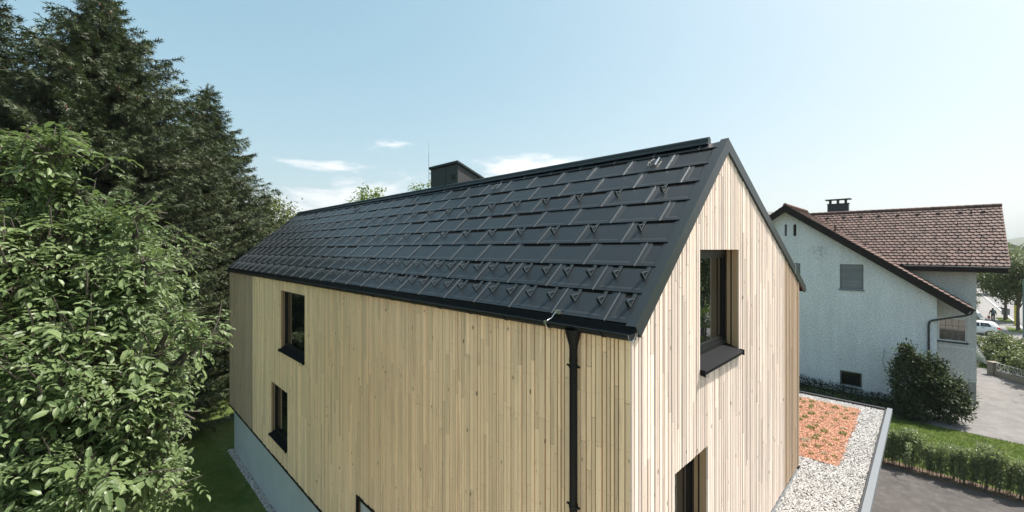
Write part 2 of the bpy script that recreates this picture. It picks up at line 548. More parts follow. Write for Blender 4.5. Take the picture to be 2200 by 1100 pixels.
def window(P, op, depth, fw, sill_out, name_label, glass, sw=.0):
    u0, u1, z0, z1 = op
    d = -depth
    f = MB()
    zs = z0 + .10
    def ring(a0, a1, b0, b1, w, o0, o1):
        for (p, q, r_, s) in ((a0, a0 + w, b0, b1), (a1 - w, a1, b0, b1), (a0 + w, a1 - w, b0, b0 + w), (a0 + w, a1 - w, b1 - w, b1)):
            f.hexa([P(p, o0, r_), P(q, o0, r_), P(q, o1, r_), P(p, o1, r_), P(p, o0, s), P(q, o0, s), P(q, o1, s), P(p, o1, s)])
    ring(u0 + .002, u1 - .002, zs, z1 - .002, fw, d - .08, d)
    ring(u0 + fw + .002, u1 - fw - .002, zs + fw + .002, z1 - fw - .002, fw * .8, d - .07, d - .025)
    w = f.build('window', M['frame'], house, name_label)
    t = fw * 1.8 + .002
    g = MB()
    g.hexa([P(u0 + t, d - .06, zs + t), P(u1 - t, d - .06, zs + t), P(u1 - t, d - .05, zs + t), P(u0 + t, d - .05, zs + t),
            P(u0 + t, d - .06, z1 - t), P(u1 - t, d - .06, z1 - t), P(u1 - t, d - .05, z1 - t), P(u0 + t, d - .05, z1 - t)])
    g.build('pane', glass, w)
    s = MB()
    s.hexa([P(u0 + .002, d, z0 + .02), P(u1 - .002, d, z0 + .02), P(u1 - .002, sill_out, z0 - .06), P(u0 + .002, sill_out, z0 - .06),
            P(u0 + .002, d, z0 + .098), P(u1 - .002, d, z0 + .098), P(u1 - .002, sill_out, z0 - .015), P(u0 + .002, sill_out, z0 - .015)])
    for a, b in ((u0 - .018, u0 + .001), (u1 - .001, u1 + .018)):
        s.hexa([P(a, .012, z0 - .07), P(b, .012, z0 - .07), P(b, sill_out + .01, z0 - .09), P(a, sill_out + .01, z0 - .09),
                P(a, .012, z0 + .02), P(b, .012, z0 + .02), P(b, sill_out + .01, z0 + .01), P(a, sill_out + .01, z0 + .01)])
    s.build('sill', M['sill'], w)
    r_ = MB(); k = MB()
    for ua, ub, sg in ((u0 - .03, u0 + .001, 1), (u1 - .001, u1 + .03, -1)):
        zt = z1 + .0
        e = d + depth * .30
        h = d + depth * .42
        a, b = ua, ub
        for o0, o1 in ((d, e), (h, -.024)):
            r_.hexa([P(a, o0, z0), P(b, o0, z0), P(b, o1, z0), P(a, o1, z0), P(a, o0, zt), P(b, o0, zt), P(b, o1, zt), P(a, o1, zt)])
        k = MB()
        k.hexa([P(a, e, z0), P(b - .004, e, z0), P(b - .004, h, z0), P(a, h, z0), P(a, e, zt), P(b - .004, e, zt), P(b - .004, h, zt), P(a, h, zt)])
        k.build('blind_rail', M['black'], w)
    r_.hexa([P(u0, d, z1 - .001), P(u1, d, z1 - .001), P(u1, -.024, z1 - .001), P(u0, -.024, z1 - .001), P(u0, d, z1 + .03), P(u1, d, z1 + .03), P(u1, -.024, z1 + .03), P(u0, -.024, z1 + .03)])
    r_.build('reveal', M['wood_reveal'], w)
    return w


window(PG, GOPS[0], .21, .085, .085, 'tall gable window with black sill reflecting the garden', M['pane'])
window(PG, GOPS[1], .21, .075, .08, 'lower gable window cut off by the picture edge', M['pane'])
window(PF, FOPS[0], .13, .055, .07, 'upper window of the long wall', M['pane'])
window(PF, FOPS[1], .13, .055, .07, 'lower window of the long wall', M['pane'])

# ---- roof
SL = math.atan(.874)
cs, sn = math.cos(SL), math.sin(SL)
RY0, RY1 = .05, 22.0
EX, EZ = .07, 8.375
Lw = (3.32 - EX) / cs           # slope length


def S(v, w, n):                 # left slope: along the eave, up the slope, off the slope
    return (EX + w * cs - n * sn, v, EZ + w * sn + n * cs)


SR = math.atan(.457)
cr, sr = math.cos(SR), math.sin(SR)
XR, ZR = 9.85, 11.215 - .457 * (9.85 - 3.32)
LwR = (9.85 - 3.32) / cr


def S2(v, w, n):                # right slope
    return (XR - w * cr + n * sr, v, ZR + w * sr + n * cr)


slab = MB()
for SS, L in ((S, Lw), (S2, LwR)):
    slab.hexa([SS(0.0, .02, -.17), SS(RY1, .02, -.17), SS(RY1, L - .02, -.17), SS(0.0, L - .02, -.17), SS(0.0, .02, -.004), SS(RY1, .02, -.004), SS(RY1, L - .005, -.004), SS(0.0, L - .005, -.004)])
roof = slab.build('roof', M['membrane'], house, 'steep black metal shingle roof')

TW, TH = .87, .515


def tile_field(SS, L, y0, y1, nrow):
    mb = MB()
    for r_ in range(nrow):
        w0 = r_ * TH
        w1 = min(w0 + TH + .02, L - .01)
        if w1 - w0 < .05: continue
        off = .416 - TW + (0 if r_ % 2 == 0 else TW / 2)
        k = 0
        while True:
            a, b = off + k * TW, off + (k + 1) * TW
            k += 1
            if a > y1 - .02: break
            if b < y0 + .02: continue
            ca, cb_ = max(a, y0), min(b, y1)
            def h(w): return .016 - .012 * (w - w0) / TH
            jit = random.uniform(-.0012, .0012)
            def Q(v, w, n): return SS(v, w, h(w) + n + jit * (1 if w > w0 + .2 else 0))
            a2, b2 = ca + .002, cb_ - .002
            i0, i1 = a2 + .085, b2 - .055
            j0, j1 = i0 + .04, i1 - .04
            wb, wc = w0 + .06, w0 + .10
            dp = -.009
            if i1 - i0 < .14:
                mb.poly([Q(a2, w0, 0), Q(b2, w0, 0), Q(b2, w1, 0), Q(a2, w1, 0)])
            else:
                pts = [Q(a2, w0, 0), Q(b2, w0, 0), Q(b2, w1, 0), Q(a2, w1, 0), Q(i0, wb, 0), Q(i1, wb, 0), Q(i1, w1, 0), Q(i0, w1, 0), Q(j0, wc, dp), Q(j1, wc, dp), Q(j1, w1, dp), Q(j0, w1, dp)]
                mb.mesh(pts, [(0, 1, 5, 4), (1, 2, 6, 5), (3, 0, 4, 7), (4, 5, 9, 8), (5, 6, 10, 9), (7, 4, 8, 11), (8, 9, 10, 11)])
            mb.poly([SS(a2, w0, -.002), SS(b2, w0, -.002), Q(b2, w0, 0), Q(a2, w0, 0)])
            # standing side seam
            if a >= y0:
                s0, s1 = a - .007, a + .007
                q = [Q(s0, w0 - .012, -.012), Q(s1, w0 - .012, -.012), Q(s1, w1 - .025, -.004), Q(s0, w1 - .025, -.004), Q(s0 + .004, w0 - .012, .016), Q(s1 - .004, w0 - .012, .016), Q(s1 - .004, w1 - .025, .014), Q(s0 + .004, w1 - .025, .014)]
                mb.hexa(q)
                mb.mi[-5] = 1; mb.mi[-1] = 1  # top and sunward side of the seam get the painted glint
    return mb


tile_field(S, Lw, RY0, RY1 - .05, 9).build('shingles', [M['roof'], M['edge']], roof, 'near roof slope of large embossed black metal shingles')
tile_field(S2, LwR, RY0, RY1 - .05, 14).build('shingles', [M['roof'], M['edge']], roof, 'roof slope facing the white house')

# verge trims
ve = MB()
def verge(mb, SS, L, yf, yb, w_a, w_b, flip):
    # flat cap and fascia
    mb.hexa([SS(yf, w_a, -.165), SS(yf + .012, w_a, -.165), SS(yf + .012, w_b, -.165), SS(yf, w_b, -.165), SS(yf, w_a, .034), SS(yf + .012, w_a, .034), SS(yf + .012, w_b, .034), SS(yf, w_b, .034)])
    mb.hexa([SS(yf + .012, w_a, .022), SS(yb, w_a, .015), SS(yb, w_b, .015), SS(yf + .012, w_b, .022), SS(yf + .012, w_a, .033), SS(yb, w_a, .026), SS(yb, w_b, .026), SS(yf + .012, w_b, .033)])
    mb.hexa([SS(yf + .012, w_a, -.165), SS(0.0, w_a, -.165), SS(0.0, w_b, -.165), SS(yf + .012, w_b, -.165), SS(yf + .012, w_a, -.152), SS(0.0, w_a, -.152), SS(0.0, w_b, -.152), SS(yf + .012, w_b, -.152)])


apex = Lw + .04
v1 = MB(); verge(v1, S, Lw, -.046, .09, -.05, Lw * .52, 0); verge(v1, S, Lw, -.0445, .091, Lw * .52, Lw + .035, 0)
v1.build('verge_trim', M['trim'], roof, 'black metal trim along the left rake of the gable')
v2 = MB(); verge(v2, S2, LwR, -.043, .09, -.06, LwR + .02, 0)
v2.build('verge_trim', M['trim'], roof, 'black metal trim along the right rake of the gable')
v3 = MB()
for SS, L in ((S, Lw), (S2, LwR)):
    v3.hexa([SS(RY1 - .05, -.05, -.2), SS(RY1 + .03, -.05, -.2), SS(RY1 + .03, L + .02, -.2), SS(RY1 - .05, L + .02, -.2), SS(RY1 - .05, -.05, .05), SS(RY1 + .03, -.05, .05), SS(RY1 + .03, L + .02, .05), SS(RY1 - .05, L + .02, .05)])
v3.build('verge_trim', M['trim'], roof, 'black metal trim along the far gable')

# ridge cap with rounded top
rc = MB()
y = .28
zr = 11.28
k = 0
while y < RY1:
    y2 = min(y + 2.9, RY1)
    prof = []
    for i in range(9):
        an = math.pi * i / 8
        prof.append((3.32 - .065 * math.cos(an), zr + .005 + .055 * math.sin(an)))
    prof = [(3.32 - .105, zr - .085), (3.32 - .065, zr - .03)] + prof + [(3.32 + .065, zr - .03), (3.32 + .13, zr - .07)]
    e = .0015 * (k % 2)
    rc.prism([(px, y + (.0 if k == 0 else .004), pz + e) for px, pz in prof], (0, y2 - y - .004, 0))
    y = y2; k += 1
rc.build('ridge_cap', M['trim'], roof)

# snow guards: bent metal straps
def guard_mesh():
    mb = MB()
    h, l, wd, t = .098, .125, .024, .011
    def B(x0, z0, x1, z1, ww):       # strap in the slope's side view, thickness t
        d = Vector((x1 - x0, 0, z1 - z0)); nn = Vector((-d.z, 0, d.x)).normalized() * t
        mb.hexa([(x0, -ww, z0), (x1, -ww, z1), (x1, ww, z1), (x0, ww, z0), (x0 + nn.x, -ww, z0 + nn.z), (x1 + nn.x, -ww, z1 + nn.z), (x1 + nn.x, ww, z1 + nn.z), (x0 + nn.x, ww, z0 + nn.z)])
        mb.mi[-4] = 1; mb.mi[-2] = 1  # strap sides get the painted sun glint
    B(0, 0, 0, h, wd)
    B(.0, h, l, .006, wd * .55)
    B(-.004, -.004, .22, -.001, wd)
    return mb


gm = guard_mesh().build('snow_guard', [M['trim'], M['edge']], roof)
gme = gm.data
spots = []
for row, offs in ((0, (.20, .635)), (1, (.20, .635)), (3, (.67,)), (5, (.67,))):
    base = .416 - 2 * TW + (0 if row % 2 == 0 else TW / 2)
    for k in range(30):
        for o in offs:
            v = base + k * TW + o
            if RY0 + .1 < v < RY1 - .15:
                spots.append((v, row * TH + .27 + (.02 if row > 1 else 0)))
spots.sort()
fm = Matrix(((cs, 0, -sn, 0), (0, -1, 0, 0), (sn, 0, cs, 0), (0, 0, 0, 1)))
fm = Matrix(((cs, 0, -sn), (0, 1, 0), (sn, 0, cs)))
for i, (v, w) in enumerate(spots[:100]):
    o = gm if i == 0 else gm.copy()
    if i: COL.objects.link(o); o.parent = roof
    mw = fm.to_4x4(); mw.translation = S(v, w, .017)
    o.matrix_local = mw
rest = MB()
tv = [Vector(x.co) for x in gme.vertices]; tfc = [tuple(p.vertices) for p in gme.polygons]; tmi = [p.material_index for p in gme.polygons]
for v, w in spots[100:]:
    mw = fm.to_4x4(); mw.translation = S(v, w, .017)
    rest.mesh([mw @ x for x in tv], tfc); rest.mi[-len(tmi):] = tmi
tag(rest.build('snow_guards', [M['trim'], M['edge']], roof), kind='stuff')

# safety hooks near the ridge
for i, v in enumerate((1.15, 5.55, 9.6, 13.9, 18.3)):
    hk = MB()
    w = 7 * TH + .20
    arc = [S(v + .05, w + .18, .05), S(v + .05, w + .04, .09), S(v + .05, w - .04, .085), S(v + .03, w - .075, .055), S(v, w - .085, .045), S(v - .03, w - .05, .05), S(v - .03, w, .04)]
    hk.tube(arc, .011, 6)
    arc = [S(v + .085, w + .13, .04), S(v + .085, w, .09), S(v + .075, w - .09, .08), S(v + .03, w - .125, .05), S(v - .02, w - .12, .045)]
    hk.tube(arc, .009, 6)
    h = hk.build('safety_hook', M['trim'], roof)
    st = MB()
    st.hexa([S(v - .045, w - .03, .032), S(v - .012, w - .03, .032), S(v - .012, w + .24, .032), S(v - .045, w + .24, .032), S(v - .045, w - .03, .04), S(v - .012, w - .03, .04), S(v - .012, w + .24, .04), S(v - .045, w + .24, .04)])
    st.build('steel_strap', M['steel'], h)

# monopitch chimney box
ch = MB()
X0, X1, Y0, Y1 = 3.56, 4.75, 8.03, 9.52
zt0, zt1 = 12.02, 11.57
ch.hexa([(X0, Y0, 10.9), (X1, Y0, 10.3), (X1, Y1, 10.3), (X0, Y1, 10.9), (X0, Y0, zt0), (X1, Y0, zt1), (X1, Y1, zt1), (X0, Y1, zt0)])
ch.box((X0 - .012, 8.68, 11.0), (X0, 8.71, 12.0))
for yy in (Y0 - .008, Y1 - .012):
    ch.box((X0 - .008, yy, 11.0), (X0 + .012, yy + .02, 12.0))
chim = ch.build('chimney', M['slate'], roof, 'black metal chimney box with sloping lid')
lid = MB()
lid.hexa([(X0 - .06, Y0 - .06, zt0 + .015), (X1 + .08, Y0 - .06, zt1 - .02), (X1 + .08, Y1 + .06, zt1 - .02), (X0 - .06, Y1 + .06, zt0 + .015),
          (X0 - .06, Y0 - .06, zt0 + .085), (X1 + .08, Y0 - .06, zt1 + .05), (X1 + .08, Y1 + .06, zt1 + .05), (X0 - .06, Y1 + .06, zt0 + .085)])
lid.build('chimney_lid', M['trim'], chim)
ho = MB()
ho.tube([(X0 - .03, 8.27, 11.62), (X0 + .02, 8.27, 11.62)], .085, 20)
ho.build('vent_pipe', M['rubber'], chim)
ro = MB()
ro.tube([(X0 - .03, Y1 + .1, 11.4), (X0 - .03, Y1 + .1, 12.6)], .008, 6)
ro.tube([(X0 - .03, Y1 + .1, 12.55), (X0 - .03, Y1 + .1, 13.0)], .004, 5)
ro.tube([(X0 - .03, Y1 + .1, 11.55), (X0 + .02, Y1 + .03, 11.55)], .012, 6)
ro.tube([(X0 - .03, Y1 + .1, 11.9), (X0 - .0, Y1 + .03, 11.9)], .012, 6)
ro.build('lightning_rod', M['binmetal'], chim)

# eave fascia, gutter, brackets, downpipe
fa = MB()
fa.hexa([(.015, -.03, 8.20), (.045, -.03, 8.20), (.045, RY1, 8.20), (.015, RY1, 8.20), (.055, -.03, 8.372), (.085, -.03, 8.372), (.085, RY1, 8.372), (.055, RY1, 8.372)])
fa.build('eave_fascia', M['black'], roof)


def gutter(mb, cx, cz, r, y0, y1):
    vs = []; fs = []
    n = 12
    for y in (y0, y1):
        for rr in (r, r - .004):
            for i in range(n + 1):
                an = math.pi + math.pi * i / n
                vs.append((cx + rr * math.cos(an), y, cz + rr * math.sin(an)))
    m_ = n + 1
    for i in range(n):
        fs.append((i, i + 1, 2 * m_ + i + 1, 2 * m_ + i))
        fs.append((m_ + i, 3 * m_ + i, 3 * m_ + i + 1, m_ + i + 1))
    mb.mesh(vs, fs, True)
    for y in (y0, y1):
        mb.poly([(cx + r * math.cos(math.pi + math.pi * i / n), y, cz + r * math.sin(math.pi + math.pi * i / n)) for i in range(n + 1)])
    mb.tube([(cx - r, y0, cz), (cx - r, y1, cz)], .010, 8)


gx, gzz, gr_ = -.062, 8.285, .082
gu = MB()
gutter(gu, gx, gzz, gr_, -.035, RY1)
gut = gu.build('gutter', M['gutter'], roof, 'black half round gutter along the long wall')
rim = MB()
rim.tube([(gx + .086 * math.cos(math.pi + math.pi * i / 12), -.037, gzz + .086 * math.sin(math.pi + math.pi * i / 12)) for i in range(13)], .006, 6)
rim.build('gutter_rim', M['grey_metal'], gut)
y = .32
while y < RY1:
    br = MB()
    n = 10
    for i in range(n):
        a0, a1 = math.pi + math.pi * i / n, math.pi + math.pi * (i + 1) / n
        q = []
        for rr in (gr_ + .002, gr_ + .008):
            for an in (a0, a1):
                q.append((gx + rr * math.cos(an), gzz + rr * math.sin(an)))
        br.hexa([(q[0][0], y, q[0][1]), (q[1][0], y, q[1][1]), (q[1][0], y + .035, q[1][1]), (q[0][0], y + .035, q[0][1]),
                 (q[2][0], y, q[2][1]), (q[3][0], y, q[3][1]), (q[3][0], y + .035, q[3][1]), (q[2][0], y + .035, q[2][1])])
    br.build('gutter_bracket', M['black'], gut)
    y += .87
gu2 = MB()
gutter(gu2, 9.98, 8.15, .075, -.03, RY1)
gu2.build('gutter', M['trim'], roof, 'black gutter of the far eave')
dp = MB()
px, py = -.088, .80
dp.tube([(px, py, 8.24), (px, py, 8.19), (px, py, 8.02), (px, py, 7.98)], [.110, .105, .058, .056], 20, False)
dp.tube([(px, py, 8.0), (px, py, 3.3)], .053, 20)
dp.tube([(px, py, 7.86), (px, py, 7.80)], .057, 20)
dpo = dp.build('downpipe', M['black'], house)
for zc in (7.75, 5.9, 4.0):
    c = MB()
    c.tube([(px, py, zc - .02), (px, py, zc + .02)], .061, 20)
    c.tube([(px, py - .10, zc), (px, py - .06, zc)], .016, 8)
    c.tube([(px, py + .06, zc), (px, py + .10, zc)], .016, 8)
    c.tube([(px + .05, py, zc), (.02, py, zc)], .010, 6)
    c.build('pipe_clamp', M['black'], dpo)
cc = MB()
cc.tube([S(1.18, .03, .04), S(1.2, -.03, .05), (-.03, 1.22, 8.33), (-.10, 1.23, 8.31), (-.150, 1.23, 8.29), (-.155, 1.22, 8.25), (-.13, 1.21, 8.2), (-.08, 1.2, 8.175)], .0075, 7)
cc.box((-.165, 1.205, 8.26), (-.14, 1.25, 8.31))
cc.box(tuple(np.array(S(1.15, .0, .026)) - .012), tuple(np.array(S(1.21, .03, .03)) + .016))
cc.build('earthing_clamp', M['steel'], gut)
cc = MB()
cc.tube([S2(-.055, 1.45, -.2), S2(-.056, 1.45, -.02), S2(-.05, 1.47, .06), S2(.06, 1.5, .065)], .006, 6)
cc.build('earthing_clamp', M['steel'], roof)

# ------------------------------------------------------------------ flat garage roof
gar = empty('flat_roof_garage', W(16.4, -1.5, GZ), ROT, 'low flat roofed garage with gravel and red substrate beside the timber house', 'garage')
GO = (16.4, -1.5, GZ)
g = MB(GO)
g.box((.42, -.30, GZ - .2), (9.3, -.04, 3.04)); g.box((9.302, -.30, GZ - .2), (16.0, 8, 3.04))
g.build('wall', M['concrete'], gar)
g = MB(GO)
g.box((.4, -1.40, 3.2), (16.30, -.302, 3.24)); g.box((9.29, -.30, 3.2), (16.30, 8, 3.24))
g.build('roof', M['pebble_bed'], gar)
g = MB(GO)
g.box((.4, -1.60, 3.17), (16.42, -1.455, 3.345)); g.box((.4, -1.45, 3.05), (16.28, 7.9, 3.17))
g.build('parapet', M['grey_metal'], gar, 'grey metal parapet edge')
g = MB(GO)
g.box((.4, -1.452, 3.19), (16.32, -1.405, 3.31)); g.box((16.305, -1.40, 3.19), (16.42, 8, 3.325))
g.build('roof_seal', M['seam'], gar)

CLX0, CLX1, CLY0, CLY1 = 10.0, 15.75, -.75, 7.0
cbm = MB(GO)
pts = []
for (a, b) in (((CLX0, CLY0), (CLX1, CLY0)), ((CLX1, CLY0), (CLX1, CLY1)), ((CLX1, CLY1), (CLX0, CLY1)), ((CLX0, CLY1), (CLX0, CLY0))):
    for i in range(40):
        t = i / 40
        pts.append((a[0] + (b[0] - a[0]) * t + random.uniform(-.03, .03), a[1] + (b[1] - a[1]) * t + random.uniform(-.03, .03), 3.262))
cbm.poly(pts)
cbm.build('substrate', M['clay_bed'], gar, 'red clay substrate bed')


def scatter_rocks(name, n, xr, yr, z, smin, smax, mat, keep=lambda x, y: np.ones(len(x), bool)):
    x = rng.uniform(*xr, n); y = rng.uniform(*yr, n)
    k = keep(x, y); x, y = x[k], y[k]
    n = len(x)
    P_ = np.stack([CX + SQ * (x - y), CY + SQ * (x + y), np.full(n, z) + rng.uniform(-.006, .012, n)], 1)
    d = rand_dirs(n); d[:, 2] *= .3
    s = rng.uniform(smin, smax, n)
    mt = frames(d, np.tile([0, 0, 1.], (n, 1)) + .3 * rand_dirs(n), s * 1.25, s * .85, s * .6)
    o = bulk(name, ROCK_V, ROCK_F, mt, P_, mat)
    return tag(o, kind='stuff')


def in_clay(x, y):
    j = .03 * np.sin(x * 2.3 + y * 1.7) + .02 * np.sin(x * 9 + y * 11) + rng.normal(scale=.035, size=len(x))
    return (x > CLX0 + j) & (x < CLX1 + j + .03 * np.sin(y * 9)) & (y > CLY0 + j)
def on_roof(x, y): return ((y < -.03) | (x > GEND + .05)) & ~in_clay(x, y)
tag(scatter_rocks('gravel', 85000, (5.0, 16.28), (-1.38, 3.0), 3.252, .012, .026, M['stone'], on_roof), 'white and grey pebbles around the red bed of the flat roof', 'gravel')
tag(scatter_rocks('clay_chips', 38000, (CLX0 - .15, CLX1 + .15), (CLY0 - .15, 4.0), 3.272, .012, .026, M['clay'], lambda x, y: in_clay(x, y) & ((y < 0) | (x > GEND + .1))), 'red clay chips spread over the flat roof bed', 'substrate')

# sedum tufts
def tuft(name, n, rad, h, mat, size):
    d = rand_dirs(n); d[:, 2] = np.abs(d[:, 2])
    p = d * np.array([rad, rad, h]) * rng.uniform(.4, 1., (n, 1))
    u = norm(d + .4 * rand_dirs(n))
    return bulk_mesh(name, FOLD_V, FOLD_F, frames(u, rand_dirs(n), rng.uniform(.6, 1.2, n) * size), p, mat)


tms = [tuft('sedum_plant', 70, .09, .07, M['sedum'], .055), tuft('sedum_plant', 60, .07, .05, M['sedum'], .045), tuft('sedum_plant', 60, .10, .05, M['sedum_pale'], .05)]
tl = ['yellow green sedum tuft growing on the red substrate of the flat roof', 'yellow green sedum tuft growing on the red substrate of the flat roof', 'pale silvery sedum tuft growing on the red substrate of the flat roof']
gl = ['green sedum tufts on the flat roof', 'green sedum tufts on the flat roof', 'pale sedum tufts on the flat roof']
placed = []
while len(placed) < 85:
    x, y = random.uniform(10.2, 15.6), random.uniform(-.65, 2.2)
    if all((x - a) ** 2 + (y - b) ** 2 > .06 for a, b in placed):
        placed.append((x, y))
        k = random.choice((0, 0, 1, 1, 1, 2))
        o = bpy.data.objects.new('sedum_plant', tms[k]); COL.objects.link(o)
        o.location = W(x, y, 3.28); o.rotation_euler = (0, 0, random.uniform(0, 6.28))
        s = random.uniform(.45, 1.1); o.scale = (s, s, s)
        tag(o, tl[k], 'sedum', gl[k])

# ------------------------------------------------------------------ white neighbouring house
NO = (31.0, 0, GZ)
nb = empty('plastered_house', W(*NO), ROT, 'white roughcast house with brown clay tile roofs and dark bargeboards', 'house')
AY, AZ = 4.73, 12.45            # front gable apex (underside line)
GS = math.tan(R(36))
def ngt(y): return AZ - .33 - abs(y - AY) * GS
def PN(u, o, z): return (31.0 - o, u, z)
NOPS = [(.44, 1.67, 6.62, 8.28), (.51, 1.67, .12, 1.12), (4.72, 4.86, 10.25, 11.1), (4.14, 4.33, 10.24, 11.08), (3.9, 5.1, 6.62, 8.28)]
w = MB(NO)
wall_fill(w, PN, -2.93, 12.4, lambda u: GZ - .5, ngt, NOPS, -.35, 0, (AY,))
w.box((31.36, -2.93, GZ - .5), (33.38, -2.6, 6.3))
w.box((31.36, -2.595, 10.2), (31.4, 12, 10.21))
w.build('gable_wall', M['plaster'], nb, 'white roughcast gable wall in shade')
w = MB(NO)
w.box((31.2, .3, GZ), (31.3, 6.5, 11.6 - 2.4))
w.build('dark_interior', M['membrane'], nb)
w = MB(NO)
WOP = [(-4.26, -2.99, 3.50, 4.98)]
def PW(u, o, z): return (33.4 - o, u, z)
wall_fill(w, PW, -4.65, 11., lambda u: 1.12, lambda u: 8.55, WOP, -.3, 0)
w.box((33.71, -4.65, 1.12), (41.5, -4.35, 8.2))
w.box((33.37, -4.66, 3.42), (33.397, -2.94, 3.475))
w.poly([(33.72, -4.6, 8.2), (41.5, -4.6, 8.2), (36.3, -4.6, 12.0)])
w.build('wing_wall', M['plaster_wing'], nb, 'grey roughcast wall of the rear wing')
w = MB(NO)
w.box((33.415, -4.64, GZ - .5), (33.7, 5, 1.118)); w.box((33.71, -4.64, GZ - .5), (41.5, -4.36, 1.118))
w.build('plinth', M['plinth'], nb)


def beaver(mb, SS, v0, v1, L, tw, th, clip=None):
    rows = int(L / th)
    for r_ in range(rows + 1):
        w0 = r_ * th
        if w0 > L - .05: break
        w1 = min(w0 + th * 1.25, L)
        off = 0 if r_ % 2 == 0 else tw / 2
        k = -1
        while v0 + off + k * tw < v1 - .02:
            a = v0 + off + k * tw; b = a + tw; k += 1
            a = max(a, v0); b = min(b, v1)
            if b - a < .05: continue
            if clip and not clip((a + b) / 2, w0): continue
            n0, n1 = .075 + random.uniform(0, .01), .012
            m_ = (a + b) / 2; e = .006
            jw = random.uniform(-.012, .012)
            low = [(a + e, w0 + .085 + jw), (a + (b - a) * .16, w0 + .03 + jw), (a + (b - a) * .38, w0 + jw), (a + (b - a) * .62, w0 + jw), (a + (b - a) * .84, w0 + .03 + jw), (b - e, w0 + .085 + jw)]
            top = [SS(x, y_, n0 - (n0 - n1) * (y_ - w0) / (th * 1.25)) for x, y_ in low] + [SS(b - e, w1, n1), SS(a + e, w1, n1)]
            bot = [SS(x, y_, n0 - .05 - (n0 - n1) * (y_ - w0) / (th * 1.25)) for x, y_ in low]
            mb.mesh(top + bot, [tuple(range(8))] + [(i + 1, i, 8 + i, 9 + i) for i in range(5)])


def slope(x0, z0, ang, ax, sgn):
    """slope whose eave starts at (x0, z0); ax 'x': climbs along +-x and runs along y, 'y': the other way"""
    c, s = math.cos(ang), math.sin(ang)
    def SS(v, w, n):
        h = sgn * (w * c - n * s)
        z = z0 + w * s + n * c
        return (x0 + h, v, z) if ax == 'x' else (v, x0 + h, z)
    return SS


# wing roof: eave in front of the wing wall
WA = math.atan((12.10 - 8.26) / (36.7 - 32.65))
SW = slope(32.65, 8.26, WA, 'x', 1)
LW = (36.7 - 32.65) / math.cos(WA)
SWb = slope(40.75, 8.26, WA, 'x', -1)
VR, VL = -5.93, 11.5
nr = MB(NO)
for SS in (SW, SWb):
    nr.hexa([SS(VR + .06, .02, -.16), SS(VL, .02, -.16), SS(VL, LW, -.16), SS(VR + .06, LW, -.16), SS(VR + .06, .02, 0), SS(VL, .02, 0), SS(VL, LW, 0), SS(VR + .06, LW, 0)])
# front gable roof
FA = R(36)
FE = -4.32
ze = AZ - (AY - FE) * GS
SFr = slope(FE, ze, FA, 'y', 1)                # v runs along x
LF = (AY - FE) / math.cos(FA)
SFl = slope(2 * AY - FE, ze, FA, 'y', -1)
FX0, FX1 = 30.5, 38.2
for SS in (SFr, SFl):
    nr.hexa([SS(FX0 + .05, .0, -.2), SS(FX1, .0, -.2), SS(FX1, LF, -.2), SS(FX0 + .05, LF, -.2), SS(FX0 + .05, 0, 0), SS(FX1, 0, 0), SS(FX1, LF, 0), SS(FX0 + .05, LF, 0)])
nroof = nr.build('roof', M['dark_wood'], nb, 'brown clay tile roof with dark timber underside')
t = MB(NO)
beaver(t, SW, VR, VL, LW, .27, .275)
t.build('roof_tiles', M['tile'], nroof, 'scalloped brown tiles of the rear wing')
t = MB(NO)
beaver(t, SFr, FX0, FX1, LF, .27, .275)
beaver(t, SFl, FX0, FX1, LF, .27, .275)
t.build('roof_tiles', M['tile'], nroof, 'scalloped brown tiles of the front gable')
# ridge tiles
t = MB(NO)
y = VR
while y < 4.6:
    t.tube([(36.7, y, 12.12), (36.7, y + .44, 12.15)], [.13, .115], 10); y += .40
x = FX0
while x < 38.:
    t.tube([(x, AY, AZ + .03), (x + .44, AY, AZ + .06)], [.13, .115], 10); x += .40
t.build('ridge_tiles', M['tile'], nroof)
# bargeboards and fascia
for SS, lab in ((SFr, 'right bargeboard of the front gable'), (SFl, 'left bargeboard of the front gable')):
    t = MB(NO)
    t.hexa([SS(FX0 - .03, -.02, -.40), SS(FX0 + .03, -.02, -.40), SS(FX0 + .03, LF - .30, -.40), SS(FX0 - .03, LF - .30, -.40), SS(FX0 - .03, -.02, .0), SS(FX0 + .03, -.02, .0), SS(FX0 + .03, LF, .0), SS(FX0 - .03, LF, .0)])
    t.hexa([SS(FX0 - .05, -.02, -.06), SS(FX0 - .032, -.02, -.06), SS(FX0 - .032, LF, -.06), SS(FX0 - .05, LF, -.06), SS(FX0 - .05, -.02, .03), SS(FX0 - .032, -.02, .03), SS(FX0 - .032, LF, .03), SS(FX0 - .05, LF, .03)])
    t.build('bargeboard', M['dark_wood'], nroof, lab)
t = MB(NO)
t.box((32.62, VR + .1, 7.90), (32.68, -1.3, 8.23))
t.box((32.70, VR + .1, 7.92), (33.38, -1.3, 7.96))
t.build('eave_board', M['dark_wood'], nroof, 'dark eave board of the rear wing')
# purlin end under the eave
t = MB(NO)
for yy in (-.15, 9.6):
    t.box((30.55, yy - .1, ngt(yy) - .03), (31.0, yy + .1, ngt(yy) + .2))
t.box((30.55, -2.8, ngt(-2.7) + .03), (31.0, -2.6, ngt(-2.7) + .2))
t.build('purlin', M['dark_wood'], nroof)
